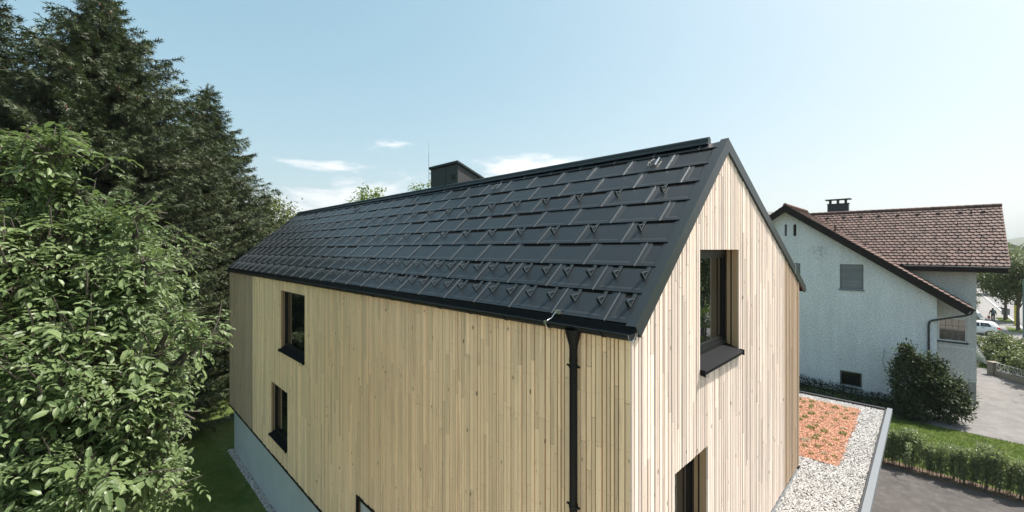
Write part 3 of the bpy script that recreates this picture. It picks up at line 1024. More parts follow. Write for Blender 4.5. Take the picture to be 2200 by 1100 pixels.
# gutter and bent downpipe
t = MB(NO)
t.tube([(30.55, FE - .06, ze - .04), (33.35, FE - .06, ze - .04)], .075, 10)
t.build('gutter', M['lead'], nroof, 'gutter under the front gable eave')
t = MB(NO)
t.tube([(32.58, VR + .05, 8.2), (32.58, -1.45, 8.2)], .06, 10)
t.build('gutter', M['lead'], nroof, 'gutter of the rear wing')
t = MB(NO)
t.tube([(30.85, FE - .05, ze - .1), (30.85, FE + .02, ze - .3), (30.86, FE + .25, ze - .42), (30.88, -2.75, 5.02), (30.89, -2.62, 4.92), (30.89, -2.58, 4.7), (30.89, -2.58, GZ)], .055, 10)
t.build('downpipe', M['lead'], nb, 'dark bent downpipe at the corner')
# vents and snow hooks on the wing roof
y = -5.1
while y < 3.2:
    t = MB(NO)
    w0 = LW - .62
    t.hexa([SW(y - .10, w0, .03), SW(y + .10, w0, .03), SW(y + .07, w0 + .25, .03), SW(y - .07, w0 + .25, .03), SW(y - .09, w0, .13), SW(y + .09, w0, .13), SW(y + .05, w0 + .25, .05), SW(y - .05, w0 + .25, .05)])
    t.build('vent_tile', M['dark_wood'], nroof)
    y += 1.02
for r_ in range(7):
    y = VR + .5 + (0 if r_ % 2 else .5)
    stp = .55 if r_ == 0 else 1.0
    while y < 2.5:
        w0 = .15 + r_ * .62
        if w0 < LW - .9:
            xx, yy, zz = SW(y, w0, 0)
            if zz > AZ - (AY - yy) * GS + .2:
                t = MB(NO)
                t.hexa([SW(y - .02, w0, .05), SW(y + .02, w0, .05), SW(y + .02, w0 + .02, .05), SW(y - .02, w0 + .02, .05), SW(y - .02, w0 - .03, .15), SW(y + .02, w0 - .03, .15), SW(y + .02, w0 + .01, .16), SW(y - .02, w0 + .01, .16)])
                t.hexa([SW(y - .02, w0, .05), SW(y + .02, w0, .05), SW(y + .02, w0 + .2, .04), SW(y - .02, w0 + .2, .04), SW(y - .02, w0, .065), SW(y + .02, w0, .065), SW(y + .02, w0 + .2, .055), SW(y - .02, w0 + .2, .055)])
                t.build('snow_hook', M['dark_wood'], nroof)
        y += stp
t = MB(NO)
t.tube([SFr(31.35, LF * .70, 0), SFr(31.35, LF * .70 + .06, .25)], .07, 10)
t.tube([SFr(31.35, LF * .70 + .06, .25), SFr(31.35, LF * .70 + .2, .38)], .085, 10)
t.build('vent_pipe', M['tile'], nroof)
# chimney
t = MB(NO)
cx0, cy0 = 38.0, 1.95
t.box((cx0, cy0, 10.5), (cx0 + .6, cy0 + 1.35, 12.95)); t.box((cx0 - .04, cy0 - .04, 12.955), (cx0 + .64, cy0 + 1.39, 13.0))
nch = t.build('chimney', M['slate'], nroof, 'dark chimney with a flat lid on three posts')
t = MB(NO)
for yy in (.12, .62, 1.12):
    t.box((cx0 + .1, cy0 + yy, 13.0), (cx0 + .5, cy0 + yy + .14, 13.30))
t.build('post', M['slate'], nch)
t = MB(NO)
t.box((cx0 - .12, cy0 - .15, 13.30), (cx0 + .72, cy0 + 1.5, 13.36))
t.build('chimney_lid', M['slate'], nch)


def nwin(P, op, kind, label):
    u0, u1, z0, z1 = op
    f = MB(NO); fw = .075; d = -.10
    def hx(mb, a, b, c, e, o0, o1):
        mb.hexa([P(a, o0, c), P(b, o0, c), P(b, o1, c), P(a, o1, c), P(a, o0, e), P(b, o0, e), P(b, o1, e), P(a, o1, e)])
    fr = M['grey_frame'] if kind != 'white' else M['white']
    for a, b, c, e in ((u0, u0 + fw, z0, z1), (u1 - fw, u1, z0, z1), (u0 + fw, u1 - fw, z0, z0 + fw), (u0 + fw, u1 - fw, z1 - fw, z1)):
        hx(f, a, b, c, e, d - .05, d + .02)
    wn = f.build('window', fr, nb, label)
    g_ = MB(NO)
    hx(g_, u0 + fw, u1 - fw, z0 + fw, z1 - fw, d - .05, d - .03)
    g_.build('pane', M['pane_old'] if kind == 'white' else M['pane_dark'], wn)
    if kind == 'shutter':
        s = MB(NO)
        n = 22
        dz = (z1 - z0 - 2 * fw) / n
        for i in range(n):
            hx(s, u0 + fw + .01, u1 - fw - .01, z0 + fw + i * dz + .01, z0 + fw + (i + 1) * dz - .004, d - .028, d - .012 + .004 * (i % 2))
        s.build('shutter', M['shutter'], wn)
        s = MB(NO)
        for i in range(1, 16):
            uu = u0 + fw + (u1 - u0 - 2 * fw) * i / 16
            hx(s, uu - .006, uu + .006, z0 + fw, z1 - fw, d - .006, d + .002)
        s.build('grille', M['grey_frame'], wn)
    if kind == 'white':
        s = MB(NO)
        for i in range(1, 4):
            uu = u0 + fw + (u1 - u0 - 2 * fw) * i / 4
            hx(s, uu - .013, uu + .013, z0 + fw, z1 - fw, d - .028, d - .005)
        for i in range(1, 3):
            zz = z0 + fw + (z1 - z0 - 2 * fw) * i / 3
            hx(s, u0 + fw, u1 - fw, zz - .012, zz + .012, d - .03, d - .008)
        s.build('glazing_bars', M['wallstone'], wn)
    s = MB(NO)
    hx(s, u0 - .06, u1 + .06, z0 - .09, z0 - .002, d, .07)
    s.build('sill', fr if kind != 'white' else M['lead'], wn)


nwin(PN, NOPS[0], 'shutter', 'gable window closed by a grey lattice shutter')
nwin(PN, NOPS[1], 'plain', 'low dark window near the ground')
nwin(PN, NOPS[4], 'shutter', 'gable window mostly hidden behind the timber house')
nwin(PW, WOP[0], 'white', 'white framed window with a grid of small panes')
t = MB(NO)
t.tube([(33.3, -4.53, 3.13), (33.3, -3.05, 3.14)], .018, 6); t.tube([(33.3, -4.53, 3.22), (33.3, -3.05, 3.23)], .018, 6)
for yy in (-4.5, -3.8, -3.1):
    t.tube([(33.3, yy, 3.08), (33.3, yy, 3.26)], .018, 6); t.tube([(33.3, yy, 3.17), (33.4, yy, 3.17)], .014, 6)
t.build('wall_rail', M['white'], nb)
t = MB(NO)
t.tube([(30.985, -.62, 2.9), (30.985, -.50, 2.2), (30.985, -.62, 1.6), (30.985, -.95, .9), (30.985, -1.4, .3), (30.985, -1.7, .1)], .009, 5)
t.build('cable', M['lead'], nb)

# ------------------------------------------------------------------ ground sheets
def sheet(name, pts, z, mat, thick=0.):
    mb = MB()
    pts = [W(x, y, z) for x, y in pts]
    if thick:
        mb.prism(pts, (0, 0, -thick))
    else:
        mb.poly(pts)
    return tag(mb.build(name, mat), kind='structure')


def rect(x0, y0, x1, y1): return [(x0, y0), (x1, y0), (x1, y1), (x0, y1)]


mb = MB()
mb.poly([(-4000, -4000, GZ), (4000, -4000, GZ), (4000, 4000, GZ), (-4000, 4000, GZ)])
tag(mb.build('ground', M['lawn']), kind='structure')
sheet('driveway', rect(-.4, -30, 20.1, 3), GZ + .006, M['asphalt_dark'])
sheet('bounce_ground', rect(-16, -30, -.4, 6.5), GZ + .012, M['bounce_ground'])  # unseen pale ground, added to bounce warm light onto the long wall
sheet('planting_bed', rect(20.1, -30, 20.95, 3), GZ + .012, M['mulch'])
wav = [(27.6 + .05 * math.sin(i * 1.3), -3.1 - i * .6) for i in range(14)]
sheet('yard', wav + [(27.6, -30), (46, -30), (46, -2.0), (27.7, -2.0)], GZ + .008, M['asphalt_pale'])
sheet('forecourt', rect(55, -10.6, 76, -3.5), GZ + .008, M['asphalt_pale'])
sheet('pavement', rect(46.2, -10.5, 400, -7.7), GZ + .014, M['pavement'])
mb = MB()
mb.box((46.2, -10.72, 0), (400, -10.5, .12))
kb = mb.build('kerb', M['kerb']); kb.location = W(0, 0, GZ); kb.rotation_euler = (0, 0, ROT); tag(kb, kind='structure')
sheet('road', rect(-100, -20.5, 500, -10.72), GZ + .01, M['road'])
for i, (a, b) in enumerate(((70.0, 74.5), (79.5, 85.))):
    sheet('verge', rect(a, -10.45, b, -9.3), GZ + .03, M['lawn'])
sheet('pebble_strip', rect(-.16, 7.0, .1, 21.1) , GZ + .01, M['pebble_bed'])
tag(scatter_rocks('edging_gravel', 3200, (-.16, .08), (8.0, 21.05), GZ + .02, .018, .035, M['stone']), 'grey pebble strip along the foot of the concrete base', 'gravel')


# grass blades
def blades(name, n, pts_fn, hmin, hmax, label):
    p = pts_fn(n)
    n = len(p)
    d = np.tile([0, 0, 1.], (n, 1)) + rng.normal(scale=.45, size=(n, 3)); d[:, 2] = np.abs(d[:, 2])
    h = rng.uniform(hmin, hmax, n)
    o = bulk(name, [(0, -.10, 0), (0, .10, 0), (1, 0, 0)], [(0, 1, 2)], frames(d, rand_dirs(n), h, h * 1.3, h), p, M['blade'])
    return tag(o, label, 'grass', kind='stuff')


def rect_pts(x0, y0, x1, y1):
    def fn(n):
        x = rng.uniform(x0, x1, n); y = rng.uniform(y0, y1, n)
        return np.stack([CX + SQ * (x - y), CY + SQ * (x + y), np.full(n, GZ)], 1)
    return fn


blades('lawn_grass', 45000, rect_pts(20.9, -9., 27.6, 1.), .05, .10, 'mown lawn strip between the young hedge and the pale yard')
blades('garden_grass', 60000, rect_pts(-9, 16., -.45, 34.), .05, .10, 'shaded lawn beside the concrete base of the timber house')
blades('yard_grass', 8000, rect_pts(46.0, -8., 52, -3.), .06, .16, 'small patch of lawn behind the stone gate pillar')


# ------------------------------------------------------------------ plants
def leaf_cloud(lobes, n, shell=.55, clusters=None, cr=.3):
    """points and outward directions spread through a union of ellipsoids"""
    P_, D_ = [], []
    vol = np.array([l[3] * l[4] + l[4] * l[5] + l[3] * l[5] for l in lobes])
    cnt = np.maximum((n * vol / vol.sum()).astype(int), 1)
    for l, c in zip(lobes, cnt):
        if clusters:
            nc = max(int(clusters * c / n), 3)
            d = rand_dirs(nc)
            rr = shell + (1 - shell) * rng.uniform(0, 1, (nc, 1)) ** .6
            cc_ = d * rr
            idx = rng.randint(0, nc, c)
            ext = np.array(l[3:6])
            p = cc_[idx] * ext + rng.normal(scale=cr, size=(c, 3))
            dd = norm(d[idx] + .5 * rand_dirs(c))
        else:
            d = rand_dirs(c)
            rr = shell + (1 - shell) * rng.uniform(0, 1, (c, 1)) ** .6
            p = d * rr * np.array(l[3:6]); dd = d
        P_.append(p + np.array(l[:3])); D_.append(dd)
    return np.concatenate(P_), np.concatenate(D_)


def crown_mesh(name, lobes, n, size, mat, tv=FOLD_V, tf=FOLD_F, shell=.45, clusters=None, cr=.3, droop=.2, zmin=None):
    p, d = leaf_cloud(lobes, n, shell, clusters, cr)
    if zmin is not None:
        k = p[:, 2] > zmin; p, d = p[k], d[k]
    n = len(p)
    x = norm(d + .9 * rand_dirs(n) - np.array([0, 0, droop]))
    up = norm(np.array([0, 0, 1.]) + .6 * d + .5 * rand_dirs(n))
    return bulk_mesh(name, tv, tf, frames(x, up, rng.uniform(.7, 1.3, n) * size), p, mat)


def limbs(mb, base, top, r0, lobes, nb=2, n=7, sp=.6):
    base, top = Vector(base), Vector(top)
    mid = (base + top) / 2 + Vector((random.uniform(-.1, .1), random.uniform(-.1, .1), 0))
    mb.tube([base - Vector((0, 0, .2)), base.lerp(mid, .15), mid, top], [r0 * 1.3, r0, r0 * .85, r0 * .7], n)
    for l in lobes:
        for k in range(nb):
            d = Vector((random.uniform(-sp, sp) * l[3], random.uniform(-sp, sp) * l[4], random.uniform(-.3, sp) * l[5]))
            e = Vector(l[:3]) + d
            s = base.lerp(top, random.uniform(.7, 1.0))
            m1 = s.lerp(e, .5) + Vector((random.uniform(-.2, .2), random.uniform(-.2, .2), .12 * (e - s).length))
            mb.tube([s, m1, e], [r0 * .45, r0 * .25, r0 * .07], 5)


def tree(name, loc, lobes, n, size, lmat, bmat, th, r0, label, cat='tree', group=None, clusters=None, cr=.3, shell=.4, nb=2, **kw):
    o = empty(name, loc, 0, label, cat, group)
    mb = MB()
    limbs(mb, (0, 0, 0), (0, 0, th), r0, lobes, nb)
    mb.build('trunk', bmat, o)
    me = crown_mesh('crown', lobes, n, size, lmat, shell=shell, clusters=clusters, cr=cr, **kw)
    c = bpy.data.objects.new('crown', me); COL.objects.link(c); c.parent = o
    return o


# ---- walnut in the foreground
WT = Vector((-6.8, 6.6, GZ))
WL = []          # lobes in world metres: x, y, z, radius
for (x, y, z, r_) in (
        (-6.42, 5.40, 10.36, 0.51), (-5.77, 5.20, 10.55, 0.26), (-5.33, 5.40, 9.63, 0.27), (-5.95, 5.20, 9.15, 0.82), (-4.93, 5.30, 8.68, 0.45), (-4.25, 5.30, 8.38, 0.17), (-4.01, 5.30, 8.19, 0.11), (-5.22, 4.90, 7.84, 0.99), (-4.46, 5.10, 7.67, 0.31), (-4.17, 5.10, 7.38, 0.10), (-4.32, 5.10, 6.64, 0.10), (-4.95, 4.80, 6.69, 0.73), (-7.85, 5.60, 8.89, 1.57), (-5.57, 4.60, 6.49, 0.93), (-4.57, 5.00, 6.97, 0.28), (-4.69, 5.30, 9.18, 0.15), (-4.84, 5.40, 9.84, 0.09), (-5.22, 4.70, 6.06, 0.79), (-5.80, 5.50, 10.07, 0.28), (-7.9, 7.4, 8.6, 1.7), (-6.7, 7.0, 7.4, 1.1), (-6.4, 6.6, 5.9, 1.0)):
    WL.append((x - WT.x, y - WT.y, z - WT.z, r_, r_, r_ * .95))
wal = empty('walnut_tree', WT, 0, 'large walnut tree with pale green compound leaves in the left foreground', 'tree')
mb = MB()
limbs(mb, (0, 0, 0), (.3, -.3, 5.5), .22, WL, 2, sp=.25)
wb = mb
sh_p, sh_d = [], []
area = np.array([l[3] ** 2 for l in WL]); tot = 2500
for l, a in zip(WL, area / area.sum()):
    c = int(tot * a) + 4
    d = rand_dirs(c)
    d[:, 2] = d[:, 2] + .1
    d = norm(d)
    rr = rng.uniform(.55, 1.03, (c, 1))
    far = rng.uniform(0, 1, (c, 1)) < .16
    rr = np.where(far, 1.0 + rng.uniform(.08, .42, (c, 1)) / l[3], rr)
    p = d * rr * l[3] + np.array(l[:3])
    sh_p.append(p); sh_d.append(norm(d + np.array([0, 0, .45]) + .35 * rand_dirs(c)))
sh_p = np.concatenate(sh_p); sh_d = np.concatenate(sh_d)
LP, LX, LU, LS = [], [], [], []
for p, d in zip(sh_p, sh_d):
    d = Vector(d); p = Vector(p)
    u = d.orthogonal().normalized(); v = d.cross(u)
    wb.tube([p - d * .38, p - d * .15 + u * .02, p + d * .06], [.010, .008, .005], 4, False)
    ph = random.uniform(0, 6.28)
    for k in range(random.randint(4, 6)):
        a = ph + k * 2.4
        side = u * math.cos(a) + v * math.sin(a)
        st = p - d * random.uniform(.0, .28)
        r_d = (side * .95 + d * random.uniform(.15, .5)).normalized()
        L = random.uniform(.14, .27)
        npair = random.choice((2, 3, 3))
        upv = (Vector((0, 0, 1)) + d * .5 + Vector((random.uniform(-.4, .4), random.uniform(-.4, .4), 0))).normalized()
        lat = upv.cross(r_d)
        if lat.length < .1: lat = u.copy()
        lat.normalize()
        pts = []
        for q in range(npair + 1):
            tt = (q + 1) / (npair + 1)
            pts.append(st + r_d * (L * tt) + Vector((0, 0, -.22 * L * tt * tt)))
        ls = random.uniform(.052, .095) if random.random() < .75 else random.uniform(.095, .15)
        for q, c in enumerate(pts):
            if q == npair:
                LP.append(c); LX.append(r_d - Vector((0, 0, .35))); LU.append(upv); LS.append(ls * 1.25)
            else:
                for sg in (1, -1):
                    LP.append(c); LX.append(r_d * .55 + lat * sg - Vector((0, 0, random.uniform(.05, .5)))); LU.append(upv + Vector((random.uniform(-.35, .35), random.uniform(-.35, .35), 0))); LS.append(ls * (.75 + .25 * (q + 1) / npair))
wb.build('trunk', M['bark_grey'], wal)
LS = np.array(LS)
bulk('crown', LEAF_V, LEAF_F, frames(np.array([tuple(x) for x in LX]), np.array([tuple(x) for x in LU]), LS, LS * 1.08, LS), np.array([tuple(x) for x in LP]), M['walnut'], wal)


# ---- spruces
def spruce(name, loc, height, prof, mat, label, zb=0.5, seed=3, cones=0, squash=1.0, dens=1.0):
    rs = np.random.RandomState(seed)
    o = empty(name, loc, 0, label, 'tree')
    tr = MB()
    tr.tube([(0, 0, -.3), (0, 0, height * .4), (0, 0, height * .8), (0, 0, height)], [.42, .30, .12, .02], 10)
    P_, X_, U_, S_ = [], [], [], []
    coneat = []
    z = zb
    while z < height - .15:
        r0 = np.interp(z, [p[0] for p in prof], [p[1] for p in prof])
        n_b = int(max(5, min(13, 5 + r0 * 1.25)))
        ph = rs.uniform(0, 6.28)
        for k in range(n_b):
            az = ph + 2 * math.pi * k / n_b + rs.uniform(-.25, .25)
            r_ = r0 * rs.uniform(.72, 1.1)
            zz = z + rs.uniform(-.2, .2)
            dr_ = rs.uniform(.30, .5)
            dirx = np.array([math.cos(az), math.sin(az), 0.]); lat = np.array([-math.sin(az), math.cos(az), 0.])
            def bp(t): return dirx * (r_ * t) + np.array([0, 0, zz + r_ * (-dr_ * t + (dr_ + .02) * t * t)])
            tr.tube([bp(0.0), bp(.35), bp(.7), bp(.98)], [.035 * min(1, r_ / 3) + .01, .022, .013, .005], 4, False)
            nt = int(r_ / .135 * dens) + 3
            for q in range(nt):
                t = .12 + .88 * (q + rs.uniform(0, 1)) / nt
                c = bp(t)
                for sg in (-1, 1):
                    ln = (.42 + .70 * (1 - t) * min(1., r_ / 2.5)) * rs.uniform(.6, 1.15)
                    dv = dirx * rs.uniform(.45, .9) + lat * sg * rs.uniform(.55, .95) + np.array([0, 0, rs.uniform(-.75, -.05)])
                    dv = dv / np.linalg.norm(dv)
                    m_ = max(1, int(ln / .30))
                    for s in range(m_):
                        P_.append(c + dv * (ln * s / m_)); X_.append(dv + np.array([0, 0, -.12 * s]) + rs.normal(scale=.15, size=3)); U_.append(rs.normal(size=3) * .7 + np.array([0, 0, 1.])); S_.append(rs.uniform(.30, .46))
                        if s and rs.uniform() < .6:    # pendent twigs
                            P_.append(c + dv * (ln * s / m_)); X_.append(np.array([0, 0, -1.]) + rs.normal(scale=.3, size=3)); U_.append(rs.normal(size=3)); S_.append(rs.uniform(.25, .5))
            P_.append(bp(.93)); X_.append(dirx + np.array([0, 0, .35])); U_.append(lat * .3 + np.array([0, 0, 1.])); S_.append(.5)
            if z > height * .55: coneat.append(bp(rs.uniform(.7, .95)))
        z += .30 + .012 * r0
    for q in range(10):
        P_.append(np.array([0, 0, height - .1 * q])); X_.append(rs.normal(scale=.5, size=3) + np.array([0, 0, .8])); U_.append(rs.normal(size=3)); S_.append(.35)
    tr.build('trunk', M['bark'], o)
    S_ = np.array(S_)
    bulk('crown', SPRAY_V, SPRAY_F, frames(np.array(X_), np.array(U_), S_, S_ * 1.5, S_ * 1.5), np.array(P_), mat, o)
    if cones:
        cm = MB(); cm.tube([(0, 0, 0), (0, 0, -.04), (0, 0, -.12), (0, 0, -.19)], [.015, .04, .042, .012], 7)
        first = None
        idx = rs.permutation(len(coneat))[:cones]
        for i in idx:
            if first is None:
                c = first = cm.build('cone', M['cone'], o)
            else:
                c = first.copy(); COL.objects.link(c); c.parent = o
            c.location = coneat[i] + np.array([0, 0, -.08]); c.rotation_euler = (rs.uniform(-.2, .2), rs.uniform(-.2, .2), 0)
    return o


spruce('spruce_tree', (-20.8, 21.0, GZ), 23.9, [(0, 6.2), (10, 6.3), (15.4, 6.0), (17.6, 4.7), (18.2, 4.2), (19.5, 3.2), (20.4, 2.3), (21.4, 1.3), (22.3, .6), (23.9, .12)], M['spruce'], 'tall spruce with brown cones directly behind the walnut tree', seed=5, cones=45)
spruce('spruce_tree', (-26.4, 20.0, GZ), 26.0, [(0, 6.2), (10, 6.2), (15, 4.7), (18, 3.0), (20, 1.9), (23, 1.3), (26., .2)], M['spruce_dark'], 'darker spruce at the left edge with its top leaning out of view', seed=9)
spruce('spruce_tree', (-21.3, 29.0, GZ), 21.0, [(0, 6.6), (8, 5.9), (12, 4.9), (15., 3.6), (18, 1.9), (21., .25)], M['spruce'], 'spruce behind the far corner of the timber house, right of the tall one', seed=21)


# ---- other broadleaf trees
tree('broadleaf_tree', (-24.2, 40.0, GZ), [(.0, 0, 11.6, 3.2, 3.2, 2.6), (2.1, 0, 12.7, 1.6, 1.8, 1.5), (-1.5, 0, 8.5, 3.8, 3.4, 3), (2.4, .3, 10.2, 1.5, 2., 1.5)], 11000, .30, M['leaf_olive'], M['bark'], 7., .3, 'olive green broadleaf tree right of the spruces', clusters=260, cr=.42, shell=.5)
tree('broadleaf_tree', (-20.4, 36.0, GZ), [(.0, 0, 8.6, 2.0, 2.2, 2.0), (-1.4, .4, 7.2, 2.2, 2, 2.2), (1.2, 0, 7.2, 1.5, 1.8, 1.7)], 7000, .26, M['leaf_bright'], M['bark'], 5., .2, 'bright green young tree close to the far gable of the timber house', clusters=170, cr=.4, shell=.5)
tree('broadleaf_tree', (-14.4, 42.0, GZ), [(-.3, 0, 13.6, 1.9, 1.7, 1.4), (.0, 0, 14.8, 1.1, 1.0, 1.0), (-1.3, 0, 12.3, 1.1, 1.3, .9), (1.7, .2, 13.2, .8, .9, .65), (0, 0, 11, 2.4, 2.2, 1.8)], 5200, .27, M['leaf_bright'], M['bark'], 9., .22, 'light green tree top showing above the middle of the ridge', clusters=120, cr=.32, shell=.4)
tree('broadleaf_tree', (-7.3, 36.0, GZ), [(0, 0, 14.2, 1.1, 1.2, 1.1), (0, 0, 13.2, 1.4, 1.2, 1.2), (.3, 0, 12.0, 1.6, 1.6, 1.4), (-.6, 0, 12.9, .8, .9, .7)], 3400, .25, M['leaf_bright'], M['bark'], 9.5, .2, 'light green tree top peeping out left of the chimney box', clusters=90, cr=.3, shell=.4)

# ---- dark bush at the corner of the white house
bl = [(1.05, -.4, 1.45, 1.22, 1.1, 1.25), (.2, 0, 2.2, .75, .7, 1.0), (-.55, .2, 1.8, .68, .65, 1.45), (.9, -.2, 2.2, .75, .7, .8), (1.5, -.5, .9, .75, .8, .8), (-.2, 0, .8, 1.0, .9, .8)]
bl += [(x, y, z, .13, .13, .5) for x, y, z in ((-1.15, .3, 2.7), (-.92, .2, 3.3), (-.55, .1, 3.55), (-.75, .2, 3.5), (-.3, 0, 3.2), (.75, 0, 2.95), (.98, -.1, 3.05), (1.3, -.1, 2.75), (-1.25, .3, 2.1), (.4, 0, 3.0), (-.1, 0, 3.0)) for _ in range(3)]
bl = [(l[0] * .84 - .05, *l[1:3], l[3] * .86, *l[4:]) for l in bl]
bush = tree('evergreen_bush', W(28.55, -2.25, GZ), bl, 12500, .17, M['leaf_dark'], M['bark'], 1.0, .07, 'dark evergreen bush with upright shoots against the white house corner', 'bush', clusters=420, cr=.16, shell=.55, nb=1, tv=LEAF_V, tf=LEAF_F, droop=-.15)

# ---- ground plants along the white house
mb_l = []
for i in range(26):
    yy = -2.2 + i * .42
    hh = .22 + .05 * max(0, min(yy, 6)) + random.uniform(0, .12)
    mb_l.append((0.35 - random.uniform(0, .35), yy, hh * .6, .45, .42, hh))
    mb_l.append((-random.uniform(.4, 2.2), yy, .12, .6, .45, .22))
    mb_l.append((-random.uniform(1.2, 3.4), yy, .10, .7, .45, .18))
me = crown_mesh('ground_cover', mb_l, 13000, .12, M['ivy'], shell=.3, droop=-.2)
o = bpy.data.objects.new('ground_cover', me); COL.objects.link(o); o.location = W(30.3, 0, GZ); o.rotation_euler = (0, 0, ROT)
tag(o, 'dark leafy ground cover along the foot of the white gable wall', 'ground cover', kind='stuff')


# ---- young hedge along the driveway
def hedge_shrub(seed):
    global rng
    rs = np.random.RandomState(seed); random.seed(seed)
    st = MB(); P_, X_ = [], []
    for k in range(9):
        a = rs.uniform(0, 6.28); rr = rs.uniform(.05, .30)
        b0 = np.array([rs.uniform(-.12, .12), rs.uniform(-.2, .2), 0.])
        top = b0 + np.array([math.cos(a) * rr, math.sin(a) * rr * 1.3, rs.uniform(1.3, 1.8)])
        mid = (b0 + top) / 2 + np.array([rs.uniform(-.06, .06), rs.uniform(-.06, .06), 0])
        st.tube([b0, mid, top], [.012, .009, .004], 5, False)
        for j in range(105):
            t = rs.uniform(.10, 1.03) ** .85
            p = (b0 * (1 - t) + mid * t) * (1 - t) + (mid * (1 - t) + top * t) * t
            d = norm(rs.normal(size=3)); d[2] = abs(d[2]) * .7
            P_.append(p + d * rs.uniform(.0, .12)); X_.append(d + np.array([0, 0, .4]))
    n = len(P_)
    me = bulk_mesh('foliage', FOLD_V, FOLD_F, frames(np.array(X_), rand_dirs(n), rs.uniform(.08, .14, n)), np.array(P_), M['leaf_hedge'])
    return st, me


protos = []
for sd in (31, 32, 33):
    st, me = hedge_shrub(sd)
    protos.append((st.build('stems', M['bark']), me))
random.seed(99)
used_st = set()
y = 2.2
i = 0
while y > -10.5:
    k = i % 3
    e = empty('hedge_shrub', W(20.55 + random.uniform(-.08, .08), y, GZ + .01), random.uniform(0, 6.28), 'young upright hedge shrub with bare stems below beside the dark driveway', 'shrub', 'young hedge shrubs along the driveway')
    s = random.uniform(.78, 1.05); e.scale = (s, s, s * random.uniform(.86, 1.02))
    if k in used_st:
        a = protos[k][0].copy(); COL.objects.link(a)
    else:
        a = protos[k][0]; used_st.add(k)
    a.parent = e
    c = bpy.data.objects.new('foliage', protos[k][1]); COL.objects.link(c); c.parent = e
    y -= random.uniform(.27, .40)
    i += 1

# ---- clipped hedge behind the low wall
a, b = Vector((42.2, 37.0, GZ)), Vector((36.6, 27.0, GZ))
d = (b - a); L = d.length; d.normalize(); nrm = Vector((-d.y, d.x, 0))
lob = []
for i in range(42):
    c = d * (L * random.random()) + nrm * random.uniform(-1.1, 1.1)
    lob.append((c.x, c.y, random.uniform(.7, 1.95), .75, .75, .65))
bh = empty('laurel_hedge', a, 0, 'broad sunlit laurel hedge behind the low wall with white railing', 'hedge')
me = crown_mesh('foliage', lob, 17000, .17, M['leaf_back'], shell=.5, clusters=900, cr=.14)
o = bpy.data.objects.new('foliage', me); COL.objects.link(o); o.parent = bh
st = MB()
for i in range(14):
    c = d * (L * (i + .5) / 14)
    st.tube([(c.x, c.y, -.1), (c.x + random.uniform(-.2, .2), c.y + random.uniform(-.2, .2), 1.4)], [.05, .02], 6)
st.build('stems', M['bark'], bh)

# ---- street trees
tree('street_tree', W(82.0, -9.95, GZ), [(0, 0, 5.8, 2.9, 2.9, 2.0), (-1.6, -.6, 5.2, 1.8, 1.8, 1.4), (.8, 0, 7.3, 2.0, 2., 1.7), (-2.6, -1., 6.2, 1.5, 1.5, 1.2)], 6500, .30, M['leaf_street'], M['bark'], 3.4, .16, 'street tree behind the grey letter box on the far grass verge', group=None, clusters=170, cr=.4, shell=.45)
tree('street_tree', W(72.3, -10.1, GZ), [(0, 0, 5.7, 2.6, 2.6, 2.2), (-.8, 0, 7.4, 1.9, 1.9, 1.7), (1.2, .3, 6.8, 1.8, 1.8, 1.6), (-1.4, 0, 5.0, 1.5, 1.5, 1.2)], 6500, .27, M['leaf_street'], M['bark'], 3.2, .17, 'street tree beside the yellow post at the right edge', clusters=170, cr=.4, shell=.45)
for i, (x, y, h, lab) in enumerate(((128, -8.3, 12.5, 'dense dark tree above the street trees at the right edge'), (150, -6, 12, 'dark tree farther along the road, partly behind the tiled roof'), (118, -25, 12.5, 'tall dark tree across the road at the right edge'))):
    tree('broadleaf_tree', W(x, y, GZ), [(0, 0, h - 4, 5, 5, 4), (-2, 2, h - 6, 4, 4, 3.5), (2.5, -1, h - 6, 4, 4, 3.5)], 5000, .7, M['leaf_street'], M['bark'], h - 7, .35, lab, clusters=160, cr=.8, shell=.5)
tree('garden_shrub', W(92, -6.9, GZ), [(0, 0, 1.9, 1.3, 1.3, 1.9), (.3, .4, 3.0, .9, .9, 1.2)], 2200, .24, M['leaf_street'], M['bark'], 1., .07, 'tall shrub at the far corner of the white house beside the pavement', 'shrub', clusters=90, cr=.25)
# garden seen in the gable window
tree('broadleaf_tree', W(40, -13.5, GZ), [(0, 0, 6.5, 3.4, 3.4, 2.6), (0, 0, 9, 2.5, 2.5, 2.2)], 6000, .32, M['leaf_olive'], M['bark'], 4., .2, 'tree across the yard, mirrored at the top of the gable window', clusters=160, cr=.45)
tree('clipped_bush', W(33, -10.6, GZ), [(0, 0, 3.6, 1.2, 1.2, .8), (0, 0, 1.0, 1.6, 1.6, .9)], 6000, .15, M['leaf_bright'], M['bark'], 3.2, .1, 'cloud clipped bush across the yard, mirrored in the gable window', 'bush', shell=.8)

# far forest and hills
n = 26000
az = rng.uniform(-1.2, 1.35, n); rad = rng.uniform(420, 900, n)
zz = GZ + rng.uniform(0, 1, n) * (9 + 4 * np.sin(az * 23) + 3 * np.sin(az * 61 + 1))
p = np.stack([np.sin(az) * rad, np.cos(az) * rad, zz], 1)
o = bulk('forest', FOLD_V, FOLD_F, frames(rand_dirs(n), rand_dirs(n), rng.uniform(3., 7., n)), p, M['leaf_street'])
tag(o, 'far belt of woodland along the horizon', 'woodland', kind='stuff')


